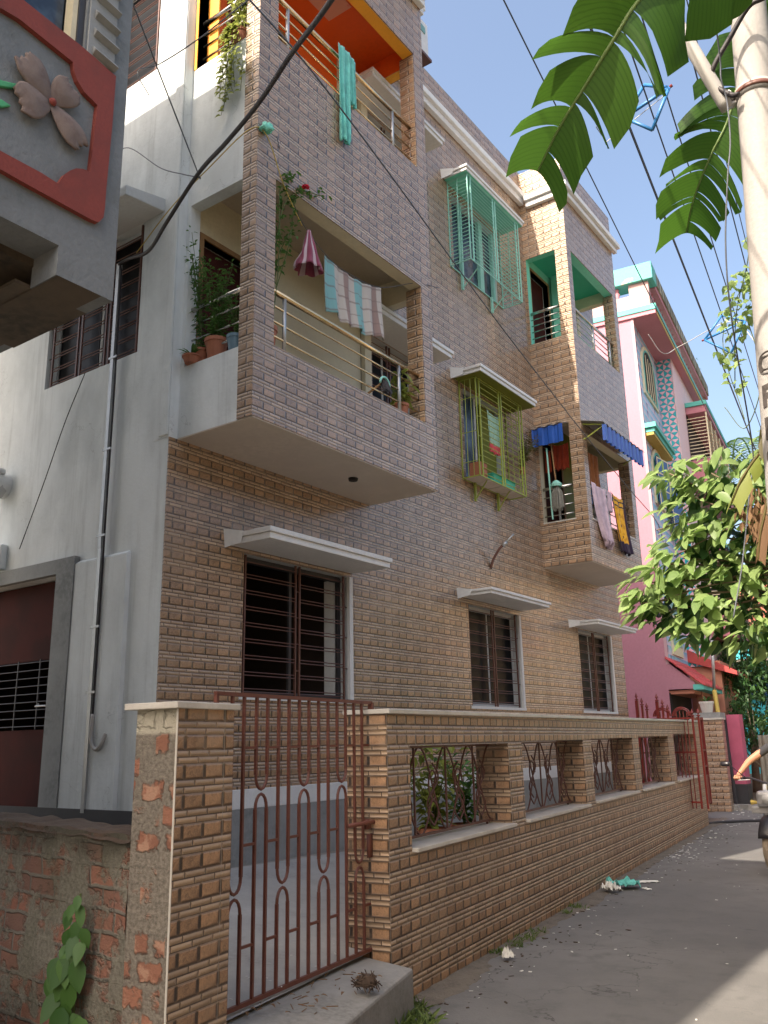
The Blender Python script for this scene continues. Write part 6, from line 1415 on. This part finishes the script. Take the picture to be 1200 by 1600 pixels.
def bike():
    L = (-2.50, 11.9, 0); rz = R(180 - 5)    # local +y is the riding direction
    b = thing('motorcycle', 'dark motorcycle with silver headlamp cowl at the right edge coming up the lane', 'motorcycle', L, rz)
    def wheel(y, nm):
        w = thing(nm, None, None, (0, y, .30)); w.parent = b
        vs = []; n, k = 40, 10
        t = MB(); t.grid(n, k, lambda u, v: (.045 * math.sin(v * 2 * math.pi), (.255 + .045 * math.cos(v * 2 * math.pi)) * math.cos(u * 2 * math.pi), (.255 + .045 * math.cos(v * 2 * math.pi)) * math.sin(u * 2 * math.pi)))
        t.build('tyre', 'tyre', w, smooth=True)
        r = MB()
        for q in range(10): a = q * math.pi / 5; r.tube([(0, .03 * math.cos(a), .03 * math.sin(a)), (0, .22 * math.cos(a), .22 * math.sin(a))], .009, 6)
        r.tube([(-.06, 0, 0), (.06, 0, 0)], .04, 12); r.build('rim', 'bike_silver', w)
    wheel(.65, 'wheel'); wheel(-.62, 'wheel')
    m = MB()
    for x in (-.09, .09): m.tube([(x, .65, .30), (x, .50, .72), (x, .42, .98)], [.022, .024, .024], 10)
    m.build('fork', 'bike_silver', b, smooth=True)
    MB().grid(16, 6, lambda u, v: ((v - .5) * .13, .65 + .33 * math.cos(.35 + u * 2.0), .30 + (.345 + .015 * math.cos((v - .5) * 3)) * math.sin(.35 + u * 2.0))).build('front_fender', 'bike_black', b, smooth=True, solid=.006)
    MB().box(-.14, .14, .52, .66, .74, .92).build('headlamp_cowl', 'bike_silver', b, bevel=.04); MB().tube([(0, .655, .83), (0, .675, .83)], .065, 18).build('headlamp', 'glass_lamp', b, smooth=True)
    MB().tube(curve_pts([(-.47, .22, 1.03), (-.30, .30, 1.05), (-.08, .40, 1.0), (.08, .40, 1.0), (.30, .30, 1.05), (.47, .22, 1.03)]), .013, 8).build('handlebar', 'bike_black', b, smooth=True)
    for s_ in (-1, 1):
        MB().tube([(s_ * .37, .27, 1.045), (s_ * .50, .21, 1.03)], .018, 8).build('grip', 'black_rubber', b)
        mr = MB().tube([(s_ * .34, .30, 1.05), (s_ * .50, .36, 1.20)], .006, 6); mo = mr.build('mirror_stalk', 'bike_black', b)
        MB().hexa([(s_ * .55 - .07, .36, 1.185), (s_ * .55 + .07, .36, 1.185), (s_ * .55 + .05, .40, 1.19), (s_ * .55 - .05, .40, 1.19)], [(s_ * .55 - .06, .36, 1.255), (s_ * .55 + .07, .36, 1.245), (s_ * .55 + .05, .40, 1.24), (s_ * .55 - .05, .40, 1.24)]).build('mirror', 'bike_black', mo, smooth=True, bevel=.02)
        MB().tube([(s_ * .30, .30, 1.03), (s_ * .44, .29, 1.02)], .006, 6).build('lever', 'bike_silver', b)
        MB().tube([(s_ * .16, .52, .78), (s_ * .24, .52, .78)], [.012, .03], 8).build('indicator', 'ochre', b)
    MB().grid(14, 10, lambda u, v: ((.15 * math.sin(v * math.pi)) * math.cos(u * 2 * math.pi), .12 + .26 * (v - .5) * -2 * .9, .84 + .13 * math.sin(v * math.pi) * math.sin(u * 2 * math.pi))).build('fuel_tank', 'bike_black', b, smooth=True)
    MB().box(-.13, .13, -.72, -.08, .74, .84).build('seat', 'black_rubber', b, bevel=.04); MB().box(-.12, .12, -.28, .22, .32, .66).build('engine', 'bike_silver', b, bevel=.03)
    MB().tube([(-.16, .1, .32), (-.17, -.8, .40)], [.03, .05], 12).build('exhaust', 'bike_silver', b, smooth=True); MB().tube([(-.26, .02, .33), (.26, .02, .33)], .014, 8).build('footrest', 'bike_black', b)
    MB().box(-.22, .22, .56, .60, .66, .74).build('front_guard', 'bike_silver', b, bevel=.01)
    # rider
    V = []; Eg = []
    def add(p, r, prev=None):
        V.append((Vector(p), r)); i = len(V) - 1
        if prev is not None: Eg.append((prev, i))
        return i
    pel = add((0, -.30, .93), (.15, .12)); s1 = add((0, -.30, 1.12), (.145, .11), pel); s2 = add((0, -.27, 1.32), (.17, .12), s1); s3 = add((0, -.23, 1.45), (.10, .08), s2); nk = add((0, -.20, 1.52), .055, s3); hd = add((0, -.17, 1.62), .085, nk); h2 = add((0, -.16, 1.71), .10, hd); h3 = add((0, -.16, 1.79), .065, h2)
    for s_ in (-1, 1):
        sh = add((s_ * .17, -.22, 1.42), .062, s2); el = add((s_ * .39, -.02, 1.24), .043, sh); wr = add((s_ * .47, .17, 1.085), .028, el); pm = add((s_ * .455, .235, 1.065), (.035, .022), wr)
        for k in range(4):
            x = s_ * (.425 + .021 * k); a = add((x, .265, 1.07), .0105, pm); c = add((x, .285 + .003 * k, 1.045), .0095, a); add((x, .262, 1.018), .0085, c)
        th = add((s_ * .415, .225, 1.05), .011, pm); add((s_ * .40, .25, 1.03), .009, th)
        hp = add((s_ * .11, -.26, .89), .085, pel); kn = add((s_ * .22, .10, .80), .062, hp); k2 = add((s_ * .225, .10, .70), .055, kn); an = add((s_ * .22, -.02, .42), .038, k2); ft = add((s_ * .235, .03, .37), .036, an); add((s_ * .25, .16, .36), .028, ft)
    def mf(c):
        if c.z < .41: return 'skin'
        if c.z < .97: return 'jeans'
        if abs(c.x) > .26 and c.y > -.1: return 'skin'
        if c.z > 1.50: return 'skin' if c.z < 1.70 else 'black_rubber'
        return 'vest_yellow' if abs(c.x) < .155 else 'dark_shirt'
    pr = thing('person', 'motorcycle rider in dark shirt, yellow vest and blue jeans gripping the handlebar', 'person', L, rz)
    skin_mesh('body', V, Eg, 0, mf, pr)
    # face details: nose, eyes, ears, hair cap
    MB().hexa([(-.012, -.075, 1.60), (.012, -.075, 1.60), (.012, -.06, 1.60), (-.012, -.06, 1.60)], [(-.005, -.07, 1.66), (.005, -.07, 1.66), (.005, -.06, 1.66), (-.005, -.06, 1.66)]).build('nose', 'skin', pr, bevel=.004)
    for s_ in (-1, 1): MB().tube([(s_ * .035, -.083, 1.655), (s_ * .035, -.072, 1.655)], .011, 8).build('eye', 'paper', pr); MB().tube([(s_ * .095, -.17, 1.63), (s_ * .105, -.17, 1.63)], .025, 8).build('ear', 'skin', pr)
    MB().tube([(-.025, -.085, 1.575), (.025, -.085, 1.575)], .006, 6).build('mouth', 'red_cloth', pr)
    MB().grid(20, 10, lambda u, v: (.112 * math.cos(u * 6.2832) * math.sin(v * 1.6), -.17 + .12 * math.sin(u * 6.2832) * math.sin(v * 1.6), 1.70 + .125 * math.cos(v * 1.6))).build('hair', 'black_rubber', pr, smooth=True)
bike()

# ------------------------------------------------------------------ camera, sun, sky
cam = bpy.data.cameras.new('camera'); co = bpy.data.objects.new('camera', cam); C.objects.link(co); S.camera = co
yaw, pitch, roll = .61666515, .26117585, -.02022882
f = Vector((-math.sin(yaw) * math.cos(pitch), math.cos(yaw) * math.cos(pitch), math.sin(pitch))); r = Vector((math.cos(yaw), math.sin(yaw), 0)); u = r.cross(f)
r2 = r * math.cos(roll) + u * math.sin(roll); u2 = -r * math.sin(roll) + u * math.cos(roll)
mw = Matrix((r2, u2, -f)).transposed().to_4x4(); mw.translation = Vector((0, 0, 1.55)); co.matrix_world = mw
cam.sensor_fit = 'VERTICAL'; cam.sensor_height = 24; cam.lens = 24 * 1350.9 / 1600; cam.clip_end = 2000; cam.clip_start = .05
SUN = Vector((-.15, -1.0, 1.0)).normalized()
el = math.asin(SUN.z); az = math.atan2(SUN.x, SUN.y)
sl = bpy.data.lights.new('sun', 'SUN'); sl.energy = 4.0; sl.angle = R(.5); sl.color = (1.0, .87, .72); so = bpy.data.objects.new('sun', sl); C.objects.link(so)
so.rotation_euler = SUN.to_track_quat('Z', 'Y').to_euler(); so.location = (0, -10, 20)
w = bpy.data.worlds.new('World'); S.world = w; w.use_nodes = True; nt = w.node_tree
sky = nt.nodes.new('ShaderNodeTexSky'); sky.sky_type = 'NISHITA'; sky.sun_disc = False; sky.sun_elevation = el; sky.sun_rotation = az
sky.altitude = 10; sky.air_density = 1.0; sky.dust_density = 6.0; sky.ozone_density = 1.0
tint = nt.nodes.new('ShaderNodeMix'); tint.data_type = 'RGBA'; tint.blend_type = 'MULTIPLY'; tint.inputs[0].default_value = 1; tint.inputs[7].default_value = (1.02, 1.0, .96, 1)
nt.links.new(sky.outputs[0], tint.inputs[6]); nt.links.new(tint.outputs[2], nt.nodes['Background'].inputs[0]); nt.nodes['Background'].inputs[1].default_value = .15
S.view_settings.view_transform = 'Standard'; S.view_settings.look = 'None'; S.view_settings.exposure = 1.36; S.view_settings.gamma = 1
S.render.engine = 'CYCLES'; S.cycles.max_bounces = 8; S.cycles.diffuse_bounces = 4; S.cycles.use_denoising = True
